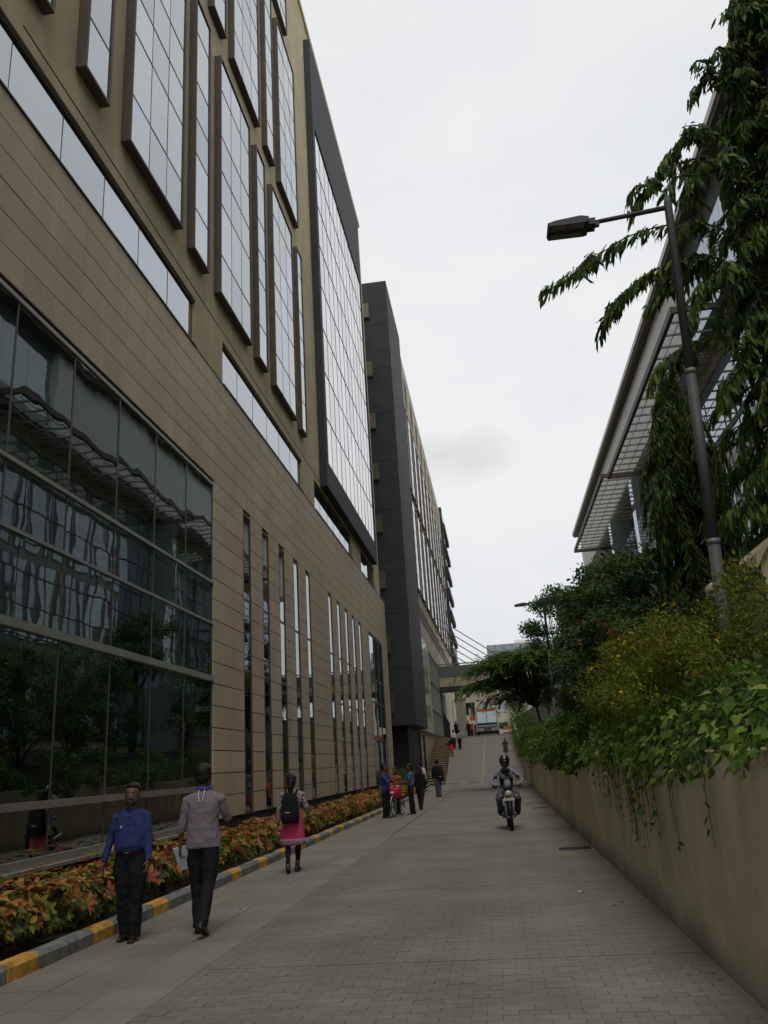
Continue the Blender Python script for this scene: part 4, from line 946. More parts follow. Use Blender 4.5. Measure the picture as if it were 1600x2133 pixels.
for yy, tw in ((0.66, 0.046), (-0.66, 0.060)):
    wmb = MB().torus((0, yy, 0.305), 0.255, tw, 0, 32, 10); wh = wmb.build('wheel', 'rubber', mc, True)
    r = MB().torus((0, yy, 0.305), 0.205, 0.014, 0, 28, 6); r.build('rim', 'chrome', wh, True)
    for k in range(5):
        a = k*2*PI/5; MB().tube([(0, yy, 0.305), (0, yy+0.2*math.cos(a), 0.305+0.2*math.sin(a))], 0.014, 6).build('spoke', 'black', wh)
    MB().tube([(-0.07, yy, 0.305), (0.07, yy, 0.305)], 0.035, 10).build('hub', 'alu', wh)
for s in (-1, 1):
    MB().tube([(s*0.095, 0.67, 0.30), (s*0.095, 0.60, 0.56), (s*0.095, 0.46, 0.98)], [0.03, 0.026, 0.02], 10).build('fork', 'steel', mc, True)
    MB().tube([(s*0.06, 0.42, 1.0), (s*0.22, 0.36, 1.04), (s*0.36, 0.22, 1.02)], 0.013, 8).build('handlebar', 'black', mc, True)
    MB().tube([(s*0.26, 0.30, 1.035), (s*0.38, 0.20, 1.015)], 0.019, 8).build('grip', 'rubber', mc, True)
    m_ = MB().tube([(s*0.2, 0.36, 1.04), (s*0.26, 0.36, 1.22)], 0.006, 6); m_.ell((s*0.27, 0.35, 1.25), (0.055, 0.02, 0.04), 10, 6); m_.build('mirror', 'black', mc, True)
    MB().capsule((s*0.16, 0.5, 0.80), (s*0.22, 0.5, 0.80), 0.022, 0.026, 8).build('indicator', 'amber', mc, True)
    MB().tube([(s*0.06, 0.4, 0.8), (s*0.24, 0.38, 0.66), (s*0.26, 0.36, 0.42), (s*0.1, 0.30, 0.27)], 0.012, 6).build('crash_bar', 'black', mc, True)
    MB().tube([(s*0.1, -0.02, 0.33), (s*0.26, -0.02, 0.33)], 0.016, 8).build('footpeg', 'rubber', mc)
MB().capsule((0, 0.50, 0.86), (0, 0.56, 0.86), 0.10, 0.085, 16).build('headlight_shell', 'gloss', mc, True)
MB().ell((0, 0.605, 0.86), (0.088, 0.06, 0.075), 16, 10).build('headlight', 'headlight', mc, True)
sc = MB(); sc.loft([(0, 0.585, 0.94, 0.11, 0.03), (0, 0.56, 1.03, 0.118, 0.03), (0, 0.51, 1.14, 0.10, 0.025), (0, 0.46, 1.22, 0.06, 0.02)], 20, 0, 2.6); sc.build('fly_screen', 'screen', mc, True)
MB().box(-0.135, 0.135, 0.63, 0.64, 0.695, 0.755).build('number_plate', 'plate', mc)
fd = MB(); fd.tube([(0, 0.66+0.33*math.cos(a), 0.305+0.33*math.sin(a)) for a in [R_(q) for q in range(25, 161, 15)]], 0.062, 10, 0, (1.0, 0.35), True, (1, 0, 0)); fd.build('mudguard', 'gloss', mc, True)
tk = MB(); tk.capsule((0, 0.30, 0.88), (0, -0.05, 0.84), 0.15, 0.12, 16, 0, (1, 0.8)); tk.build('fuel_tank', 'gloss', mc, True)
st_ = MB(); st_.tube([(0, -0.02, 0.80), (0, -0.3, 0.79), (0, -0.6, 0.86), (0, -0.8, 0.88)], [0.10, 0.15, 0.13, 0.07], 12, 0, (1, 0.45)); st_.build('seat', 'leather', mc, True)
en = MB().box(-0.14, 0.14, -0.12, 0.26, 0.28, 0.56).box(-0.11, 0.11, 0.05, 0.25, 0.561, 0.72); en.build('engine', 'black', mc)
for i in range(6): MB().box(-0.12, 0.12, 0.04, 0.27, 0.58+i*0.022, 0.588+i*0.022).build('engine_fin', 'alu', mc)
MB().tube([(0.1, 0.2, 0.45), (0.16, 0.1, 0.28), (0.17, -0.4, 0.30), (0.19, -0.85, 0.40)], [0.022, 0.025, 0.045, 0.05], 10).build('exhaust', 'chrome', mc, True)
MB().tube([(0, 0.45, 0.95), (0, 0.28, 0.45), (0, -0.2, 0.32), (0, -0.66, 0.31)], 0.035, 8).build('frame', 'black', mc, True)
lg_ = {('knee', -1): (-0.24, 0.36, 0.74), ('knee', 1): (0.24, 0.36, 0.74), ('ankle', -1): (-0.22, -0.02, 0.41), ('ankle', 1): (0.22, -0.02, 0.41), ('hip', -1): (-0.1, -0.06, 0.90), ('hip', 1): (0.1, -0.06, 0.90)}
zsh = 0.0
rd, J, Z, hp = person('motorcycle rider in black helmet, white checked shirt and dark vest', (MCX, MCY+0.22, 0), PI+0.03, 1.75, top='check_white', bottom='denim', hair=None, voxel=0.013, seat=True, lean=8, face=False, fwd=(1, -1),
    joints={**lg_, ('elbow', -1): (-0.40, 0.22, 1.17), ('elbow', 1): (0.40, 0.22, 1.17), ('wrist', -1): (-0.35, 0.40, 1.055), ('wrist', 1): (0.35, 0.40, 1.055)})
hm = MB(); q = MB().ell((0, 0.0, 0.015), (0.125, 0.145, 0.145), 20, 14).ell((0, 0.05, -0.07), (0.105, 0.10, 0.075), 16, 10); hm.add([hp(*p) for p in q.v], q.f); helm = remesh(hm, 'helmet', 0.012, 'gloss', rd, None, 3)
vv = MB(); q = MB().ell((0, 0.062, 0.0), (0.098, 0.098, 0.055), 18, 10); vv.add([hp(*p) for p in q.v], q.f); vv.build('visor', 'screen', rd, True)
vb = MB(); vb.loft([(0, TYz, z, rx, ry) for TYz, z, rx, ry in ((0.01, 1.02, 0.168, 0.13), (0.03, 1.2, 0.18, 0.135), (0.05, 1.36, 0.175, 0.125), (0.058, 1.42, 0.14, 0.105))], 22); vb.build('vest', 'black_cloth', rd, True)
# delivery bicycle, front wheel towards the camera
bc = thing('bicycle', (-3.72, 30.1, 0), 'delivery bicycle standing between the blue polo man and the guard', 'bicycle', local=True, rotz=PI-0.16)
for yy in (0.52, -0.52):
    wb = MB().torus((0, yy, 0.34), 0.32, 0.019, 0, 36, 8).build('wheel', 'rubber', bc, True)
    MB().torus((0, yy, 0.34), 0.298, 0.011, 0, 32, 6).build('rim', 'chrome', wb, True)
    for k in range(12):
        a = k*PI/6; MB().tube([(0, yy, 0.34), (0, yy+0.3*math.cos(a), 0.34+0.3*math.sin(a))], 0.002, 4).build('spoke', 'chrome', wb)
fm = MB()
for a, c in (((0, 0.40, 0.85), (0, 0.0, 0.30)), ((0, 0.40, 0.88), (0, -0.14, 0.86)), ((0, -0.16, 0.92), (0, 0.0, 0.30)), ((0.03, 0.0, 0.30), (0.05, -0.52, 0.34)), ((-0.03, 0.0, 0.30), (-0.05, -0.52, 0.34)), ((0.02, -0.15, 0.84), (0.05, -0.52, 0.34)), ((-0.02, -0.15, 0.84), (-0.05, -0.52, 0.34))): fm.tube([a, c], 0.016, 8)
fm.build('frame', 'black', bc, True)
for s in (-1, 1):
    MB().tube([(s*0.045, 0.52, 0.34), (s*0.045, 0.45, 0.66), (s*0.02, 0.40, 0.84)], 0.012, 8).build('fork', 'chrome', bc, True)
    MB().tube([(0, 0.39, 1.0), (s*0.2, 0.36, 1.02), (s*0.28, 0.18, 1.0)], 0.012, 8).build('handlebar', 'chrome', bc, True)
    MB().box(s*0.1-0.04, s*0.1+0.04, -0.03+s*0.1, 0.05+s*0.1, 0.2-0.01, 0.22).build('pedal', 'black', bc)
MB().loft([(0, -0.16, 0.92, 0.05, 0.10), (0, -0.17, 0.95, 0.09, 0.13), (0, -0.17, 0.98, 0.07, 0.11)], 14).build('saddle', 'leather', bc, True)
fd = MB(); fd.tube([(0, 0.52+0.36*math.cos(a), 0.34+0.36*math.sin(a)) for a in [R_(q) for q in range(20, 171, 15)]], 0.028, 8, 0, (1, 0.4), True, (1, 0, 0)); fd.build('mudguard', 'white', bc, True)
rb = thing('delivery_bag', (-3.72, 30.1, 0.75), 'bulging red delivery bag with white badge slung on the bicycle', 'bag', local=True, rotz=PI-0.16)
M['redbag'] = mat('redbag', (0.45, 0.015, 0.03), 0.55, 0.15, 8, 0.8, 18)
bg_ = MB(); bg_.loft([(0, 0.44, z, rx, ry) for z, rx, ry in ((-0.13, 0.14, 0.1), (-0.09, 0.24, 0.16), (0.03, 0.29, 0.19), (0.15, 0.28, 0.18), (0.22, 0.22, 0.13), (0.24, 0.1, 0.06))], 24, 0, 2.8); remesh(bg_, 'bag', 0.015, 'redbag', rb)
MB().box(-0.07, 0.12, 0.62, 0.632, 0.03, 0.10).build('badge', 'white', rb)

# ================================================================== BUS at the crest
bu = thing('bus', (-1.05, 94.5, ZC), 'white and blue bus facing the camera at the crest of the ramp', 'bus')
M['buswhite'] = mat('buswhite', (0.55, 0.53, 0.52), 0.35, 0.08, 2, spec=0.5); M['busblue'] = mat('busblue', (0.03, 0.04, 0.22), 0.4, 0.1)
bxl, bxr, byf = -2.3, 0.2, 94.5
b = MB(); b.prism([(bxl, ZC+0.35), (bxr, ZC+0.35), (bxr+0.02, ZC+1.4), (bxr-0.06, ZC+3.0), (bxl+0.06, ZC+3.0), (bxl-0.02, ZC+1.4)], 1, byf, byf+9.5); b.build('body', 'buswhite', bu)
MB().box(bxl+0.02, bxr-0.02, byf-0.06, byf+0.1, ZC+0.22, ZC+0.48).build('bumper', 'black', bu)
ws = MB().box(bxl+0.2, bxr-0.2, byf-0.03, byf-0.005, ZC+1.38, ZC+2.6).build('windscreen', 'glass_cw', bu)
MB().box(-1.08, -1.02, byf-0.05, byf-0.031, ZC+1.38, ZC+2.6).build('divider', 'black', ws)
MB().box(bxl+0.1, bxr-0.1, byf-0.04, byf-0.004, ZC+1.18, ZC+1.34).build('blue_band', 'busblue', bu)
MB().box(bxl+0.05, bxr-0.05, byf-0.035, byf-0.003, ZC+0.86, ZC+0.95).build('blue_band', 'busblue', bu)
MB().box(bxl+0.3, bxr-0.3, byf-0.045, byf-0.006, ZC+2.62, ZC+2.9).build('route_board', 'orange', bu)
MB().box(-1.5, -0.6, byf-0.05, byf-0.006, ZC+0.6, ZC+0.8).build('grille', 'steel', bu)
for s in (-1, 1):
    MB().ell((-1.05+s*0.95, byf-0.01, ZC+0.7), (0.2, 0.06, 0.1), 12, 8).build('headlight', 'headlight', bu, True)
    MB().tube([(-1.05+s*1.2, byf-0.02, ZC+2.5), (-1.05+s*1.42, byf-0.2, ZC+2.4), (-1.05+s*1.42, byf-0.2, ZC+1.9)], 0.05, 6).build('mirror', 'black', bu)
    for yy in (96.6, 101.5): MB().tube([(-1.05+s*1.0, yy, ZC+0.45), (-1.05+s*1.26, yy, ZC+0.45)], 0.45, 20).build('wheel', 'rubber', bu)

# ================================================================== STREET LAMPS
def lamp(label, bx_, by_, bz_, tx, tz, armdx, s=1.0):
    t = thing('street_lamp', (bx_, by_, bz_), label, 'lamp', 'street lamps behind the wall')
    q = lambda k: (bx_+(tx-bx_)*k, by_, bz_+(tz-bz_)*k)
    MB().tube([q(0), q(0.3)], [0.078, 0.076], 16).build('pole_base', 'pole', t, True)
    MB().tube([q(0.3), q(0.62)], [0.071, 0.066], 16).build('pole_middle', 'pole', t, True)
    MB().tube([q(0.62), q(0.985), q(1.0)], [0.062, 0.056, 0.035], 16).build('pole_top', 'pole', t, True)
    for k, r in ((0.3, 0.080), (0.62, 0.070)): MB().tube([q(k-0.004), q(k+0.006)], r, 16).build('collar', 'steel', t, True)
    ah = q(0.975); hx = tx-armdx
    MB().tube([ah, (hx+0.5, by_, ah[2]-0.10)], [0.038, 0.032], 10).build('arm', 'pole', t, True)
    zc = ah[2]-0.12
    hd = MB().prism([(hx+0.72, zc-0.035), (hx+0.5, zc-0.055), (hx+0.0, zc-0.05), (hx-0.02, zc-0.0), (hx+0.08, zc+0.045), (hx+0.42, zc+0.10), (hx+0.58, zc+0.075), (hx+0.72, zc+0.04)], 1, by_-0.03, by_+0.03)
    hd.box(hx+0.50, hx+0.66, by_-0.10, by_+0.10, zc-0.05, zc+0.05); hd.build('lamp_head', 'pole', t)
    for s_ in (-1, 1):
        m_ = MB().prism([(hx+0.56, zc-0.045), (hx+0.5, zc-0.06), (hx+0.0, zc-0.055), (hx-0.02, zc), (hx+0.1, zc+0.03), (hx+0.45, zc+0.06), (hx+0.56, zc+0.03)], 1, by_+s_*0.105-0.07, by_+s_*0.105+0.07).build('lamp_module', 'pole', t)
        for k in (0, 1): MB().box(hx+0.03+k*0.24, hx+0.25+k*0.24, by_+s_*0.105-0.055, by_+s_*0.105+0.055, zc-0.064, zc-0.0605).build('lens', 'lens', m_)
lamp('tall grey street lamp with two-module head, rising through the yellow-flowered bushes', 2.80, 10.3, 1.9, 3.16, 9.25, 1.72)
lamp('street lamp half hidden by the dark flowering shrub', 2.75, 40.0, 2.2, 2.86, 9.15, 1.42)

# ================================================================== PLANTS
T_OV = (np.array([(0, 0, 0), (.24, .28, .06), (.26, .55, .06), (0.12, .85, .0), (0, 1, -.07), (-.12, .85, 0), (-.26, .55, .06), (-.24, .28, .06), (0, .5, -.02)]), [(0, 1, 8), (1, 2, 8), (2, 3, 8), (3, 4, 8), (4, 5, 8), (5, 6, 8), (6, 7, 8), (7, 0, 8)])
T_LA = (np.array([(0, 0, 0), (.065, .2, .02), (-.065, .2, -.02), (.088, .5, -.05), (-.08, .5, .0), (.05, .78, -.04), (-.055, .78, -.09), (0, 1, -.16)]), [(0, 1, 2), (1, 3, 4, 2), (3, 5, 6, 4), (5, 7, 6)])
T_HE = (np.array([(0, .06, 0), (.17, -.06, .03), (.36, .05, .05), (.40, .28, .04), (.27, .58, .01), (.10, .85, -.05), (0, 1, -.12), (-.10, .85, -.05), (-.27, .58, .01), (-.40, .28, .04), (-.36, .05, .05), (-.17, -.06, .03), (0, .4, -.05)]), [(i, (i+1) % 12, 12) for i in range(12)])
T_DI = (np.array([(0, 0, 0), (.2, .45, .04), (0, 1, -.04), (-.2, .45, .04)]), [(0, 1, 2), (0, 2, 3)])
T_PE = (np.array([(0, 0, 0)]+[(math.cos(a)*q, math.sin(a)*q, 0.1 if q > 0.5 else 0.02) for a, q in [(k*math.pi/5, 0.5 if k % 2 == 0 else 0.22) for k in range(10)]]), [(0, 1+k, 1+(k+1) % 10) for k in range(10)])

def unitv(a): return a/np.maximum(np.linalg.norm(a, axis=1, keepdims=True), 1e-6)
def leaf_mesh(name, T, pos, d, nrm, size, col):
    tv, tf = T; n = len(pos); k = len(tv)
    d = unitv(d); x = unitv(np.cross(d, nrm)); z = np.cross(x, d)
    size = np.broadcast_to(np.asarray(size, float), (n,))[:, None, None]
    v = pos[:, None, :]+size*(tv[None, :, 0:1]*x[:, None, :]+tv[None, :, 1:2]*d[:, None, :]+tv[None, :, 2:3]*z[:, None, :])
    me = bpy.data.meshes.new(name)
    lens = np.array([len(f) for f in tf]); flat = np.concatenate([np.array(f) for f in tf])
    me.vertices.add(n*k); me.vertices.foreach_set('co', v.reshape(-1).astype(np.float32))
    loops = (flat[None, :]+(np.arange(n)*k)[:, None]).reshape(-1)
    me.loops.add(len(loops)); me.loops.foreach_set('vertex_index', loops.astype(np.int32))
    ll = np.tile(lens, n); me.polygons.add(len(ll)); st = np.concatenate([[0], np.cumsum(ll)[:-1]])
    me.polygons.foreach_set('loop_start', st.astype(np.int32)); me.polygons.foreach_set('loop_total', ll.astype(np.int32))
    ca = me.color_attributes.new('Col', 'FLOAT_COLOR', 'POINT')
    c4 = np.ones((n, k, 4), np.float32); c4[:, :, :3] = col[:, None, :]
    ca.data.foreach_set('color', c4.reshape(-1)); me.update(calc_edges=True); me.validate()
    me.materials.append(M['leaf']); return me
def cols(n, palette, jit=0.25, weights=None):
    p = np.array(palette)[npr.choice(len(palette), n, p=weights)]
    return p*(1+npr.uniform(-jit, jit, (n, 1)))*(1+npr.uniform(-0.08, 0.08, (n, 3)))
_single = {}
def single_leaf(T, color):
    key = (id(T), tuple(color))
    if key not in _single: _single[key] = leaf_mesh('leaf', T, np.zeros((1, 3)), np.array([[0, 1., 0]]), np.array([[0, 0, 1.]]), 1.0, np.array([color]))
    return _single[key]
def leaf_objects(T, pos, d, nrm, size, palette, parent):
    d = unitv(d); x = unitv(np.cross(d, nrm)); z = np.cross(x, d)
    for i in range(len(pos)):
        m = Matrix(((x[i][0], d[i][0], z[i][0]), (x[i][1], d[i][1], z[i][1]), (x[i][2], d[i][2], z[i][2])))
        o = put('leaf', single_leaf(T, palette[rnd.randrange(len(palette))]), parent, tuple(pos[i]), m.to_euler(), (float(size[i]),)*3)
def shell(n, c, r, lo=0.55, zmin=-1.0):
    u = unitv(npr.normal(size=(n*3, 3))); u = u[u[:, 2] > zmin][:n]
    q = npr.uniform(lo, 1.0, (len(u), 1))**0.6
    lump = 1+0.16*np.sin(u[:, 0:1]*5+c[0]*3)*np.cos(u[:, 1:2]*4+c[1]*2)+0.12*np.sin(u[:, 2:3]*7+c[0])
    return np.array(c)+u*np.array(r)*q*lump, u
def perp_rand(d): return unitv(npr.normal(size=d.shape)+np.array([0, 0, 0.8]))

# --- orange-leaved hedge
ORANGE = [(0.52, 0.20, 0.06), (0.54, 0.30, 0.10), (0.44, 0.13, 0.07), (0.44, 0.29, 0.06), (0.26, 0.25, 0.045), (0.33, 0.10, 0.05), (0.15, 0.17, 0.035)]
GREENS = [(0.083, 0.128, 0.03), (0.135, 0.18, 0.038), (0.06, 0.09, 0.027), (0.24, 0.24, 0.045)]
REDS = [(0.40, 0.07, 0.05), (0.46, 0.12, 0.09)]
def hedge_bush(x, y, r, h, near):
    hue = rnd.random()
    zone = 'before the blue-shirted man' if y < 9.2 else 'beside the man in checked shirt' if y < 12.4 else 'beside the woman in pink tunic' if y < 18 else 'under the first tall slot windows' if y < 29 else 'next to the delivery bicycle group' if y < 34 else 'under the farther slot windows'
    kindl = ('pink and orange' if hue >= 0.8 else 'orange and green')+(' low' if h < 0.55 else ' tall' if h > 0.65 else '')+' shrub '+('at the kerb ' if x > -5.55 else 'under the facade ')+zone
    t = thing('hedge_shrub', (x, y, 0.1), kindl, 'shrub', 'orange-leaved hedge shrubs')
    stm = MB()
    for k in range(5):
        a = rnd.uniform(0, 6.28); stm.tube([(x, y, 0.08), (x+0.5*r*math.cos(a), y+0.5*r*math.sin(a), 0.1+h*0.6)], [0.012, 0.006], 5)
    tag(stm.build('stem', 'bark', t), kind='stuff')
    nw = 95 if near else 55
    p, u = shell(nw, (x, y, 0.12+h*0.42), (r, r*1.05, h*0.60), 0.5, -0.55)
    pos = []; dd = []; nn = []; sz = []; co = []
    for i in range(len(p)):
        k = npr.integers(5, 8); ax = u[i]+np.array([0, 0, 0.5]); ax /= np.linalg.norm(ax)
        s = npr.uniform(0.07, 0.14)
        e1 = np.cross(ax, [0.3, 0.5, 0.2]); e1 /= np.linalg.norm(e1); e2 = np.cross(ax, e1); ph = npr.uniform(0, 6.28)
        upf = (p[i][2]-0.12)/h
        top = npr.random() < 0.08+0.85*upf
        pal = (ORANGE if hue < 0.8 or npr.random() < 0.5 else REDS) if top else GREENS
        for j in range(k):
            a = ph+j*6.283/k; rad = e1*math.cos(a)+e2*math.sin(a); q = npr.uniform(0.2, 0.7)
            pos.append(p[i]+rad*0.01); dd.append(rad+ax*q-np.array([0, 0, 0.25])); nn.append(ax+rad*0.2); sz.append(s*npr.uniform(0.75, 1.1)); co.append(np.array(pal[npr.integers(len(pal))])*npr.uniform(0.75, 1.2))
    pos, dd, nn, sz, co = map(np.array, (pos, dd, nn, sz, co))
    if near:
        sc_ = (pos[:, 0]-x)*0.7+(pos[:, 2])*1.0-(pos[:, 1]-y)*0.5; idx = np.argsort(-sc_); k = 80
        pick, rest = idx[:k], idx[k:]
        leaf_objects(T_OV, pos[pick], dd[pick], nn[pick], sz[pick]*1.08, ORANGE+GREENS[1:], t)
        tag(put('foliage', leaf_mesh('foliage', T_OV, pos[rest], dd[rest], nn[rest], sz[rest], co[rest]), t), kind='stuff')
    else: tag(put('foliage', leaf_mesh('foliage', T_OV, pos, dd, nn, sz*1.1, co), t), kind='stuff')
yb = 7.2
while yb < 45.5:
    near = yb < 13
    hedge_bush(-5.30+rnd.uniform(-0.08, 0.08), yb, rnd.uniform(0.38, 0.52), rnd.uniform(0.48, 0.72), near)
    if yb < 26: hedge_bush(-5.80+rnd.uniform(-0.06, 0.06), yb+0.3, 0.33, rnd.uniform(0.36, 0.5), False)
    yb += rnd.uniform(0.62, 0.8)

# --- trailing vines on the right wall
VINE = [(0.112, 0.204, 0.031), (0.163, 0.265, 0.046), (0.082, 0.153, 0.025), (0.255, 0.306, 0.071), (0.056, 0.112, 0.022)]
def vine_plant(y, n_str, big, objs, drop, lab):
    t = thing('vine', (WX+0.35, y, 1.5), lab, 'vine', 'vines trailing over the wall')
    pos = []; dd = []; nn = []; sz = []; stems = MB()
    for k in range(n_str):
        y0 = y+rnd.uniform(-0.75, 0.75); x0 = WX+rnd.uniform(0.25, 0.7); dr = drop*rnd.uniform(0.15, 1.0)**2.2
        pts = [V((x0, y0, 1.62)), V((WX+0.22, y0+rnd.uniform(-.1, .1), 1.90+rnd.uniform(-.12, .15))), V((WX-0.03, y0+rnd.uniform(-.15, .15), 1.78)), V((WX-0.05-rnd.uniform(0, .06), y0+rnd.uniform(-.2, .2), 1.70-dr*0.5)), V((WX-0.05, y0+rnd.uniform(-.25, .25), 1.66-dr))]
        if dr > 0.12: stems.tube(pts, [0.006, 0.006, 0.005, 0.004, 0.002], 4)
        m = 32 if big else 26
        for i in range(m):
            u = npr.uniform(0, 1); u = u**(1.25 if dr < 0.4 else 1.6); q = u*4; a = min(int(q), 3); p = pts[a].lerp(pts[a+1], q-a)
            f = 1-0.5*max(0, u-0.5)
            out = np.array([-npr.uniform(0.3, 1.0), npr.normal()*0.6, 0.15 if u < 0.4 else -0.6])
            pos.append((p.x+npr.normal()*0.05-0.03, p.y+npr.normal()*0.07, p.z+npr.normal()*0.05+(0.14*npr.random() if u < 0.45 else 0)))
            dd.append(out+npr.normal(size=3)*0.45+np.array([0, 0, -0.3])); nn.append(np.array([-0.6, npr.normal()*0.6, 0.8+npr.normal()*0.4])); sz.append(npr.uniform(0.045, 0.125)*f*(1.0 if big else 0.8))
    pos, dd, nn, sz = map(np.array, (pos, dd, nn, sz))
    for k in range(5 if drop > 0.4 else 1):
        y0 = y+rnd.uniform(-0.8, 0.8); ln = rnd.uniform(0.35, 0.55)+drop*0.5; x0 = WX-0.03
        pts = [V((WX+0.1, y0, 1.70)), V((x0, y0, 1.66)), V((x0-0.03, y0+rnd.uniform(-.06, .06), 1.6-ln*0.4)), V((x0-0.02, y0+rnd.uniform(-.12, .12), 1.6-ln))]
        stems.tube(pts, [0.004, 0.004, 0.003, 0.002], 4)
        for q in (0.45, 0.6, 0.72, 0.82, 0.9, 0.97):
            if npr.random() < 0.75:
                w_ = q*3; a = min(int(w_), 2); p_ = pts[a].lerp(pts[a+1], w_-a); pos = np.vstack([pos, [(p_.x-0.01, p_.y+npr.normal()*0.02, p_.z)]]); dd = np.vstack([dd, npr.normal(size=3)*0.5+np.array([-0.3, 0, -0.8])]); nn = np.vstack([nn, np.array([-0.8, npr.normal()*0.5, 0.4])]); sz = np.append(sz, npr.uniform(0.04, 0.08))
    pos[:, 0] = np.where(pos[:, 2] < 1.68, np.minimum(pos[:, 0], WX-0.03), pos[:, 0])
    tag(stems.build('stem', 'bark', t), kind='stuff')
    idx = np.argsort(-sz); pick, rest = idx[:objs], idx[objs:]
    if objs: leaf_objects(T_HE, pos[pick], dd[pick], nn[pick], sz[pick], VINE, t)
    if len(rest): tag(put('foliage', leaf_mesh('foliage', T_HE, pos[rest], dd[rest], nn[rest], sz[rest], cols(len(rest), VINE)), t), kind='stuff')
for y_, ns, bg_, ob, dr, lab in ((5.6, 7, True, 90, 0.25, 'large heart-leaved vine at the corner of the wall beside the cream pillar'), (7.3, 13, True, 140, 0.28, 'large heart-leaved vine lying along the wall top below the lamp post'), (8.7, 15, True, 140, 0.62, 'heart-leaved vine with the thickest cluster hanging down the wall'),
        (10.1, 15, True, 110, 0.95, 'heart-leaved vine whose bare tendrils hang lowest down the wall'), (11.6, 15, False, 80, 0.75, 'heart-leaved vine with tendrils dropping halfway down the wall'), (13.2, 15, False, 50, 0.45, 'smaller-leaved vine on the wall short of the dark flowering shrubs'), (14.8, 14, False, 0, 0.3, 'small-leaved vine matted on the wall below the dark shrubs')):
    vine_plant(y_, ns, bg_, ob, dr, lab)

# --- shrubs and trees
def twigs(t, base, tips, r0=0.03, nm='stem'):
    s = MB()
    for p in tips:
        mid = [(base[i]+p[i])/2+rnd.uniform(-0.12, 0.12) for i in range(3)]
        s.tube([base, mid, p], [r0, r0*0.6, r0*0.2], 5)
    tag(s.build(nm, 'bark', t), kind='stuff')
def bush(name, label, c, r, n, T, size, pal, base, flowers=None, group=None, lo=0.35, cat='shrub', droop=0.25, fsize=0.06, weights=None, clumps=0):
    t = thing(name, base, label, cat, group)
    if clumps:
        cc, cu = shell(clumps, c, r, 0.55, -0.7); k = npr.integers(0, len(cc), n)
        rr = 0.30*float(np.mean(r)); off = npr.normal(size=(n, 3)); off = unitv(off)*npr.uniform(0.2, 1, (n, 1))*rr
        p = cc[k]+off*np.array([1, 1, 0.75]); u = unitv(cu[k]*0.6+unitv(off))
    else: p, u = shell(n, c, r, lo, -0.85)
    n = len(p)
    d = u*0.7+npr.normal(size=(n, 3))*0.6-np.array([0, 0, droop]); nn = u*0.5+npr.normal(size=(n, 3))*0.35+np.array([0, 0, 0.7])
    sz = size*npr.uniform(0.6, 1.25, n)
    tag(put('foliage', leaf_mesh('foliage', T, p, d, nn, sz, cols(n, pal, 0.3, weights)), t), kind='stuff')
    tips = [tuple(np.array(c)+(q-np.array(c))*0.8) for q in p[npr.integers(0, n, 14)]]
    twigs(t, base, tips)
    if flowers:
        nf, fc = flowers; fp, fu = shell(nf, c, tuple(np.array(r)*1.04), 0.9, -0.3)
        fm = [leaf_mesh('flower', T_PE, np.zeros((3, 3))+npr.normal(size=(3, 3))*0.25*np.array([1, 1, 0.6]), np.array([[0, 1., 0], [0.3, 1, 0.2], [-0.4, 1, 0.1]]), npr.normal(size=(3, 3))*0.4+np.array([0, 0, 1.]), np.array([1., 0.8, 0.9]), np.array([fc]*3)) for _ in range(3)]
        for q, w_ in zip(fp, fu): put('flower', fm[rnd.randrange(3)], t, tuple(q), tuple(npr.uniform(-1, 1, 3)), (fsize*rnd.uniform(0.7, 1.3),)*3)
    return t
YG = [(0.12, 0.19, 0.02), (0.19, 0.24, 0.022), (0.085, 0.14, 0.018), (0.25, 0.24, 0.025), (0.07, 0.11, 0.018), (0.16, 0.12, 0.03)]
DG = [(0.05, 0.087, 0.025), (0.07, 0.115, 0.031), (0.039, 0.064, 0.02), (0.098, 0.147, 0.042), (0.119, 0.161, 0.07)]
MG = [(0.081, 0.156, 0.025), (0.125, 0.206, 0.035), (0.06, 0.112, 0.022)]
YEL = (0.70, 0.47, 0.03)
for i, (x, y_, z, r, lab) in enumerate(((2.75, 7.4, 2.45, (0.85, 0.95, 0.72), 'yellow-flowered fine-leaved bush beside the cream pillar'), (2.25, 9.0, 2.35, (0.72, 0.95, 0.70), 'yellow-flowered fine-leaved bush in front of the lamp post'), (3.3, 9.6, 2.75, (0.8, 0.9, 0.72), 'yellow-flowered fine-leaved bush at the foot of the lamp post'),
        (2.15, 11.0, 2.45, (0.72, 1.05, 0.72), 'yellow-flowered fine-leaved bush above the lowest hanging tendrils'), (3.1, 12.3, 3.0, (0.9, 1.1, 0.75), 'yellow-flowered fine-leaved bush below the weeping tree'), (2.1, 13.2, 2.6, (0.65, 1.1, 0.75), 'yellow-flowered fine-leaved bush next to the dark red-flowered shrubs'))):
    bush('flowering_bush', lab, (x, y_, z), r, 10500, T_DI, 0.058, YG, (x+0.2, y_, zs(x+0.2, y_)-0.05), (26, YEL), 'yellow-flowered bushes', 0.25, fsize=0.045, clumps=46)
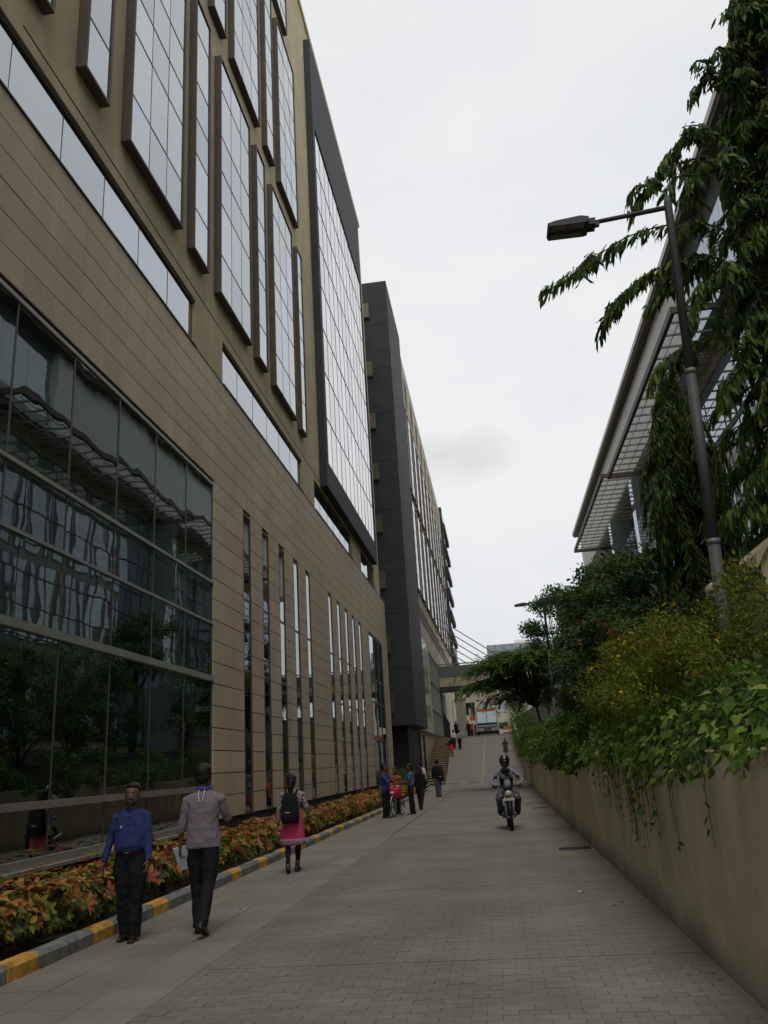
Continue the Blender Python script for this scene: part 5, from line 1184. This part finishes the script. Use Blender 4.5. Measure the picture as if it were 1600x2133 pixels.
# undergrowth so that no bare soil shows between them
for x, y_ in ((2.05, 6.6), (2.0, 8.2), (2.0, 10.0), (2.0, 12.0), (2.0, 14.0)):
    bush('undergrowth', 'low dark green plant filling the bed behind the vines', (x, y_, 1.85), (0.38, 0.95, 0.42), 1500, T_OV, 0.09, MG, (x+0.05, y_, 1.45), None, 'low plants along the wall top', 0.2)
RED = (0.45, 0.02, 0.015)
for x, y_, z, r, lab in ((2.35, 16.2, 3.5, (0.75, 1.1, 1.35), 'dark glossy red-flowered shrub next to the yellow bushes'), (3.3, 17.5, 4.3, (0.95, 1.2, 1.6), 'dark red-flowered shrub under the columnar weeping tree'), (2.35, 19.3, 3.9, (0.8, 1.3, 1.6), 'dark red-flowered shrub behind the first one on the wall side'), (3.35, 21.5, 5.0, (0.95, 1.3, 1.65), 'tallest dark red-flowered shrub below the canopy'),
        (2.5, 23.6, 3.9, (0.7, 1.4, 1.75), 'dark shrub reaching over the wall near the motorcycle'), (3.65, 27.0, 4.5, (0.95, 1.7, 1.9), 'dark shrub beside the half hidden street lamp'), (4.0, 31.0, 4.5, (0.9, 1.8, 1.9), 'dark shrub in the row behind the half hidden street lamp'), (4.3, 14.8, 3.4, (1.1, 1.3, 1.0), 'dark shrub in the shade between the weeping trees')):
    bush('flowering_shrub', lab, (x, y_, z), r, 5200, T_OV, 0.115, DG, (x+0.2, y_, zs(x+0.2, y_)-0.05), (5, RED), 'dark red-flowered shrubs', 0.3, fsize=0.075, clumps=34)
for i, (x, y_, z, r) in enumerate(((1.85, 16.5, 1.75, (0.42, 1.0, 0.55)), (1.80, 18.3, 1.75, (0.45, 1.0, 0.6)), (1.75, 20.4, 1.8, (0.5, 1.2, 0.65)), (1.75, 22.8, 1.85, (0.5, 1.2, 0.7)), (1.8, 25.6, 1.9, (0.5, 1.5, 0.75)), (1.8, 29, 2.0, (0.5, 1.8, 0.8)), (1.8, 33, 2.1, (0.55, 2.0, 0.9)), (1.75, 37.5, 2.1, (0.55, 2.3, 1.0)), (1.8, 43, 2.2, (0.6, 2.6, 1.1)), (1.8, 49, 2.4, (0.6, 3.0, 1.2)), (1.9, 56, 2.7, (0.7, 3.5, 1.4)), (2.0, 64, 3.4, (0.8, 4, 1.5)), (2.0, 73, 4.4, (0.8, 4.5, 1.6)), (2.0, 83, 5.5, (0.8, 5, 1.8)))):
    bush('wall_shrub', 'green shrub spilling over the wall '+('just past the vines' if y_ < 19 else 'near the motorcycle' if y_ < 27 else 'near the far drain grating' if y_ < 36 else 'below the feathery tree' if y_ < 52 else 'beside the ramp'), (x, y_, z), r, 2600, T_OV, 0.10, MG, (x+0.25, y_, zs(x+0.25, y_)-0.05), None, 'green shrubs spilling over the wall', 0.4, clumps=22)
for i, (x, y_, z, r, lab) in enumerate(((4.9, 36.5, 4.8, (1.1, 2.2, 2.2), 'dark leafy shrub in front of the second street lamp'), (4.5, 25, 5.0, (1.3, 2.0, 1.6), 'dark leafy shrub below the near canopy of the glass building'), (5.5, 20, 4.6, (1.4, 2.0, 1.3), 'dark leafy shrub behind the columnar weeping tree'), (5.0, 33, 5.4, (1.5, 2.5, 2.2), 'dark leafy shrub further along the slope'), (4.2, 44, 5.6, (1.6, 3, 2.6), 'dark leafy shrub behind the feathery tree'), (6.2, 15.5, 4.0, (1.4, 1.8, 1.3), 'dark leafy shrub low between the weeping trees'), (5.2, 9.2, 3.4, (1.2, 1.5, 1.1), 'dark leafy shrub behind the cream pillar'))):
    bush('leafy_shrub', lab, (x, y_, z), r, 4200, T_OV, 0.13, DG, (x, y_, zs(x, y_)-0.05), None, 'dark leafy shrubs on the slope', 0.3, clumps=30)
# dark broadleaf tree beyond, over the lamp
def crown_tree(name, label, base, ctr, r, n, size, pal, T=T_OV, clumps=26, droop=0.3, limbs=8, tr=0.14):
    t = thing(name, base, label, 'tree')
    s = MB(); bx_, by_, bz_ = base; fork = (bx_+(ctr[0]-bx_)*0.5, by_+(ctr[1]-by_)*0.5, bz_+(ctr[2]-bz_)*0.6)
    s.tube([base, ((bx_+fork[0])/2+0.05, by_, (bz_+fork[2])/2), fork], [tr, tr*0.8, tr*0.65], 10); s.build('trunk', 'bark', t, True)
    cc, cu = shell(clumps, ctr, r, 0.6, -0.6); b = MB()
    for q in cc[:max(limbs, 1)*2]: b.tube([fork, tuple((np.array(fork)+q)/2+npr.normal(size=3)*0.15), tuple(q)], [tr*0.5, tr*0.3, tr*0.1], 6)
    tag(b.build('limbs', 'bark', t, True), kind='stuff')
    k = npr.integers(0, len(cc), n); off = unitv(npr.normal(size=(n, 3)))*npr.uniform(0.15, 1, (n, 1))*float(np.mean(r))*0.34
    p = cc[k]+off*np.array([1.15, 1.15, 0.6]); u = unitv(cu[k]+unitv(off))
    d = u*0.6+npr.normal(size=(n, 3))*0.6-np.array([0, 0, droop]); nn = npr.normal(size=(n, 3))*0.4+np.array([0, 0, 0.8])
    tag(put('crown', leaf_mesh('crown', T, p, d, nn, size*npr.uniform(0.6, 1.25, n), cols(n, pal, 0.3)), t), kind='stuff')
crown_tree('broadleaf_tree', 'dark broadleaf tree standing behind the second street lamp', (4.4, 54, zs(4.4, 54)-0.1), (4.3, 54, 9.6), (2.2, 2.4, 2.6), 9000, 0.17, DG)
crown_tree('broadleaf_tree', 'dark broadleaf tree behind the feathery tree near the glass fins', (5.6, 40, zs(5.6, 40)-0.1), (5.3, 40, 8.0), (1.8, 2.2, 2.2), 7000, 0.15, DG)
# feathery spreading tree over the ramp: tiers of drooping fronds
ft = thing('feathery_tree', (2.5, 45.5, zs(2.5, 45.5)-0.1), 'spreading feathery-leaved tree reaching out over the ramp', 'tree')
tb = (2.5, 45.5, zs(2.5, 45.5)-0.1)
s = MB(); s.tube([tb, (2.35, 45.4, 3.2), (2.2, 45.2, 4.2)], [0.10, 0.08, 0.06], 10); s.build('trunk', 'bark', ft, True)
s = MB(); s.tube([(2.6, 45.5, 2.0), (2.9, 45.0, 3.3), (2.7, 44.6, 4.4)], [0.06, 0.05, 0.03], 8); s.build('trunk', 'bark', ft, True)
FP, FD, FN_ = [], [], []
lb = MB()
for k in range(110):
    tier = rnd.choice((0, 0, 1, 1, 2)); a = rnd.uniform(0, 6.28) if k % 3 else rnd.gauss(math.pi, 0.5); zt_ = (6.95, 6.0, 5.0)[tier]+rnd.uniform(-0.25, 0.25)
    dx, dy = math.cos(a), math.sin(a); reach = rnd.uniform(1.6, 4.6) if dx < 0 else rnd.uniform(0.8, 2.0)
    o_ = np.array([2.2, 45.2, zt_-0.5]); tip = np.array([2.2+dx*reach, 45.2+dy*min(reach, 3.0), zt_-0.12*reach**1.4+0.25])
    mid = (o_+tip)/2+np.array([0, 0, 0.45])
    lb.tube([(2.2, 45.2, 4.2), tuple(mid), tuple(tip)], [0.03, 0.018, 0.006], 5)
    nfr = 17
    for j in range(nfr):
        u = 0.25+0.75*j/nfr; q = (1-u)**2*o_+2*u*(1-u)*mid+u*u*tip
        ax = np.array([dx, dy, -0.2])*0.6+npr.normal(size=3)*0.45; ax[2] -= 0.15; ax /= np.linalg.norm(ax); sd_ = np.cross(ax, [0, 0, 1.]); sd_ /= np.linalg.norm(sd_)
        L_ = npr.uniform(0.35, 0.6)
        for m in range(9):
            w_ = m/8; pp = q+ax*L_*w_-np.array([0, 0, 0.25*L_*w_*w_])
            for sg in (-1, 1): FP.append(pp); FD.append(sd_*sg+ax*0.4-np.array([0, 0, 0.25])); FN_.append(np.array([0, 0, 1.])+npr.normal(size=3)*0.25)
tag(lb.build('limbs', 'bark', ft, True), kind='stuff')
FP, FD, FN_ = map(np.array, (FP, FD, FN_))
tag(put('crown', leaf_mesh('crown', T_DI, FP, FD, FN_, npr.uniform(0.14, 0.22, len(FP)), cols(len(FP), [(0.12, 0.21, 0.045), (0.17, 0.27, 0.055), (0.08, 0.14, 0.03)])), ft), kind='stuff')

# weeping mast trees: long wavy leaves hanging in rows along drooping branches
ASH = [(0.060, 0.11, 0.024), (0.09, 0.15, 0.03), (0.042, 0.075, 0.018), (0.16, 0.21, 0.035)]
def mast_tree(label, base, top, rad, branches, nobj, nbr, leafn, sz=0.2, lean=0.0, drp=(0.7, 1.4)):
    t = thing('weeping_tree', base, label, 'tree')
    s = MB(); s.tube([base, (base[0]+0.05+lean*(top-base[2])/2, base[1], (base[2]+top)/2), (base[0]+lean*(top-base[2]), base[1], top-0.3)], [0.13, 0.09, 0.02], 10); s.build('trunk', 'bark', t, True)
    pos, dd, nn, far_ = [], [], [], []; bm_ = MB()
    def branch(pts, n_, out):
        pts = [np.array(p, float) for p in pts]
        if out:
            pp = [2*pts[0]-pts[1]]+pts+[2*pts[-1]-pts[-2]]; sm_ = []
            for i in range(1, len(pp)-2):
                for w_ in (0, 0.25, 0.5, 0.75):
                    a0, a1, a2, a3 = pp[i-1:i+3]; sm_.append(0.5*(2*a1+(a2-a0)*w_+(2*a0-5*a1+4*a2-a3)*w_**2+(3*a1-a0-3*a2+a3)*w_**3))
            pts = sm_+[pts[-1]]
        bm_.tube([tuple(p) for p in pts], [0.022*(1-0.8*i/(len(pts)-1)) for i in range(len(pts))], 5)
        for j in range(n_):
            u = (j+npr.random())/n_; u = 0.12+0.88*u; q = u*(len(pts)-1); a = min(int(q), len(pts)-2); f = q-a
            p = pts[a]*(1-f)+pts[a+1]*f; ax = pts[a+1]-pts[a]; ax /= np.linalg.norm(ax)+1e-6
            sd_ = np.cross(ax, [0, 0, 1.]); sd_ /= np.linalg.norm(sd_)+1e-6; sg = 1 if j % 2 else -1
            pos.append(p+npr.normal(size=3)*0.025); dd.append(sd_*sg*npr.uniform(0.1, 0.9)+ax*npr.uniform(0.2, 1.0)+np.array([0, 0, -npr.uniform(0.35, 1.3)])); nn.append(sd_*sg*0.6+ax*0.5+npr.normal(size=3)*0.35+np.array([0, 0, 0.3])); far_.append(out)
    for k in range(nbr):
        z = base[2]+0.6+(top-base[2]-0.7)*((k+rnd.random())/nbr); a = rnd.uniform(0, 6.283); rr = rad(z)*rnd.uniform(0.55, 1.0)
        dx, dy = math.cos(a), math.sin(a); dr = rnd.uniform(*drp); c0 = base[0]+lean*(z-base[2])
        branch([(c0, base[1], z), (c0+dx*rr*0.5, base[1]+dy*rr*0.5, z+0.1), (c0+dx*rr*0.85, base[1]+dy*rr*0.85, z-0.15*dr), (c0+dx*rr, base[1]+dy*rr, z-0.75*dr)], leafn, 0)
    for br in branches:
        branch(br, int(58*sum(math.dist(a, b) for a, b in zip(br[:-1], br[1:]))), 1)
        for q in range(4):       # side twigs
            i = rnd.randrange(1, len(br)-1); p = br[i]; e = (p[0]+rnd.uniform(-0.75, 0.1), p[1]+rnd.uniform(-0.6, 0.6), p[2]-rnd.uniform(0.1, 0.5))
            branch([p, ((p[0]+e[0])/2, (p[1]+e[1])/2, (p[2]+e[2])/2+0.12), e], 30, 1)
    tag(bm_.build('branches', 'bark', t, True), kind='stuff')
    pos, dd, nn, far_ = map(np.array, (pos, dd, nn, far_)); sizes = sz*npr.uniform(0.65, 1.2, len(pos))*np.where(far_ == 1, 1.25, 1.0)
    cand = np.where(far_ == 1)[0]; cand = cand[np.argsort(pos[cand, 0])][:nobj]
    msk = np.ones(len(pos), bool); msk[cand] = False
    if len(cand): leaf_objects(T_LA, pos[cand], dd[cand], nn[cand], sizes[cand], ASH, t)
    tag(put('crown', leaf_mesh('crown', T_LA, pos[msk], dd[msk], nn[msk], sizes[msk], cols(int(msk.sum()), ASH, 0.3)), t), kind='stuff')
mast_tree('columnar weeping tree with hanging leaves behind the lamp post', (4.35, 16.6, zs(4.35, 16.6)-0.1), 9.35, lambda z: 0.9*min(1, (9.6-z)/2.2)+0.12, [], 0, 270, 110, 0.21)
BX, BY, BZ = 4.7, 12.0, zs(4.7, 12.0)-0.1
brs = [
 [(BX+0.3, BY, 9.2), (4.1, 11.8, 9.75), (3.0, 11.6, 9.6), (2.2, 11.6, 9.2), (1.42, 11.6, 8.78)],
 [(BX+0.3, BY, 8.6), (4.0, 11.7, 9.1), (3.2, 11.6, 8.9), (2.7, 11.6, 8.6), (2.32, 11.6, 8.22)],
 [(BX+0.4, BY, 10.2), (4.5, 11.8, 10.9), (3.8, 11.6, 10.8), (3.3, 11.6, 10.45), (2.98, 11.6, 10.0)],
 [(BX+0.4, BY, 10.8), (4.6, 11.8, 11.4), (4.1, 11.6, 11.3), (3.7, 11.6, 11.0), (3.45, 11.6, 10.6)],
 [(BX+0.6, BY, 11.7), (5.0, 11.8, 12.4), (4.7, 11.6, 12.5), (4.4, 11.6, 12.3), (4.25, 11.6, 12.05)],
 [(BX+0.7, BY, 12.4), (5.4, 11.8, 13.0), (5.2, 11.6, 13.1), (5.0, 11.6, 12.95), (4.9, 11.6, 12.7)],
 [(BX+0.7, BY, 12.9), (5.8, 11.8, 13.7), (5.6, 11.6, 13.8), (5.4, 11.6, 13.7), (5.2, 11.6, 13.4)],
 [(BX+0.1, BY, 7.0), (4.0, 11.7, 7.6), (3.4, 11.6, 7.5), (3.0, 11.6, 7.25), (2.8, 11.6, 6.95)],
 [(BX+0.4, BY, 9.8), (4.6, 11.2, 10.4), (4.2, 11.0, 10.3), (3.8, 10.9, 10.0), (3.5, 10.9, 9.6)],
 [(BX+0.2, BY, 8.0), (4.4, 11.3, 8.5), (4.0, 11.2, 8.4), (3.6, 11.1, 8.1), (3.4, 11.1, 7.6)],
 [(BX+0.3, BY, 9.0), (4.3, 12.6, 9.5), (3.8, 12.8, 9.4), (3.3, 12.9, 9.0)],
 [(BX+0.1, BY, 6.4), (4.4, 11.4, 6.9), (4.0, 11.3, 6.8), (3.7, 11.2, 6.4)],
]
mast_tree('weeping tree with long leafy branches reaching past the street lamp', (BX, BY, BZ), 14.6, lambda z: 1.45 if z < 9.5 else max(0.55, 1.45-(z-9.5)*0.17), brs, 300, 270, 95, 0.25, 0.10, (0.25, 1.0))
mast_tree('leafy weeping tree filling the corner beside the lamp post tree', (6.3, 13.6, zs(6.3, 13.6)-0.1), 15.5, lambda z: 1.6 if z < 10.5 else max(0.5, 1.6-(z-10.5)*0.2), [], 0, 210, 85, 0.25, 0.03, (0.25, 1.0))
# clump of fan fronds at the end of the hedge
pt = thing('palm_clump', (-5.4, 49.6, 0.3), 'low palm clump between the first building and the stairs', 'palm')
pos, dd, nn = [], [], []; s = MB()
for k in range(26):
    a = rnd.uniform(0, 6.28); el = rnd.uniform(0.5, 1.3); L_ = rnd.uniform(1.2, 2.0); d0 = np.array([math.cos(a)*math.cos(el), math.sin(a)*math.cos(el), math.sin(el)])
    c0 = np.array([-5.4+rnd.uniform(-0.5, 0.5), 49.6+rnd.uniform(-0.5, 0.5), 0.3]); pts = [c0+d0*L_*u-np.array([0, 0, 0.55*u*u*L_*0.6]) for u in (0, 0.33, 0.66, 1)]
    s.tube([tuple(p) for p in pts], [0.015, 0.012, 0.008, 0.003], 5)
    for j in range(26):
        u = 0.25+0.75*j/26; p = c0+d0*L_*u-np.array([0, 0, 0.55*u*u*L_*0.6]); sd_ = np.cross(d0, [0, 0, 1.]); sd_ /= np.linalg.norm(sd_)
        for sg in (-1, 1): pos.append(p); dd.append(sd_*sg+d0*0.5-np.array([0, 0, 0.3])); nn.append(np.array([0, 0, 1.])+npr.normal(size=3)*0.2)
tag(s.build('frond_stalks', 'bark', pt), kind='stuff')
tag(put('fronds', leaf_mesh('fronds', T_LA, np.array(pos), np.array(dd), np.array(nn), npr.uniform(0.3, 0.45, len(pos)), cols(len(pos), MG)), pt), kind='stuff')
for x, y_, lab in ((-5.6, 47.6, 'dark green shrub at the end of the orange hedge'), (-6.6, 50.8, 'dark green shrub behind the palm clump')):
    bush('leafy_shrub', lab, (x, y_, 0.75), (0.8, 0.9, 0.7), 1800, T_OV, 0.12, MG, (x, y_, 0.1))

# rounded cream pillar and pale globe among the bushes
cp = thing('garden_pillar', (3.1, 8.4, 1.6), 'cream masonry pillar with rounded top among the yellow bushes', 'pillar')
b = MB(); pr = [(2.68, 1.5), (2.68, 3.30)]+[(2.68+0.38*(1-math.cos(a)), 3.30+0.30*math.sin(a)) for a in [R_(q) for q in (20, 40, 60, 80)]]+[(3.6, 3.60), (3.6, 1.5)]
b.prism(pr, 1, 8.1, 8.7); b.build('shaft', 'stone', cp)
b = MB(); pr2 = [(2.62, 3.27), (2.62, 3.32)]+[(2.62+0.44*(1-math.cos(a)), 3.32+0.34*math.sin(a)) for a in [R_(q) for q in (20, 40, 60, 80)]]+[(3.6, 3.66), (3.6, 3.605)]+[(2.68+0.38*(1-math.cos(a)), 3.305+0.30*math.sin(a)) for a in [R_(q) for q in (80, 60, 40, 20)]]
b.prism(pr2, 1, 8.04, 8.76); b.build('coping', 'stone', cp)
gl = thing('garden_globe', (3.22, 11.0, 2.2), 'pale globe on a short stem among the bushes next to the lamp post', 'lamp')
MB().tube([(3.22, 11.0, 2.1), (3.22, 11.0, 3.5)], 0.03, 8).build('stem', 'pole', gl); MB().ell((3.02, 11.0, 3.62), (0.14, 0.14, 0.12), 18, 12).build('globe', 'stone', gl, True)

# fallen leaves on the paving
lit = []
for k in range(36):
    x = WX-abs(rnd.gauss(0, 0.35))-0.03 if k % 3 else rnd.uniform(-4.4, 1.5)
    lit.append((x, rnd.uniform(6.5, 24), 0.008))
lit = np.array(lit); n = len(lit)
tag(tag(put('leaf_litter', leaf_mesh('leaf_litter', T_OV, lit, np.c_[npr.normal(size=(n, 2)), np.zeros(n)], np.array([[0, 0, 1.]]*n)+npr.normal(size=(n, 3))*0.15, npr.uniform(0.03, 0.07, n), cols(n, [(0.10, 0.06, 0.025), (0.16, 0.11, 0.04), (0.07, 0.05, 0.03)]))), 'scattered dry leaves on the paving near the wall', 'leaves'), kind='stuff')
pb = thing('paper_scrap', (0.85, 11.6, 0.006), 'small white scrap of paper on the paving near the wall', 'litter'); MB().add([(0.83, 11.57, 0.008), (0.90, 11.58, 0.02), (0.90, 11.62, 0.008), (0.82, 11.61, 0.018)], [(0, 1, 2, 3)]).build('sheet', 'paper', pb)

for o in bpy.data.objects:
    for k in ('_local', '_abs'):
        if k in o.keys(): del o[k]
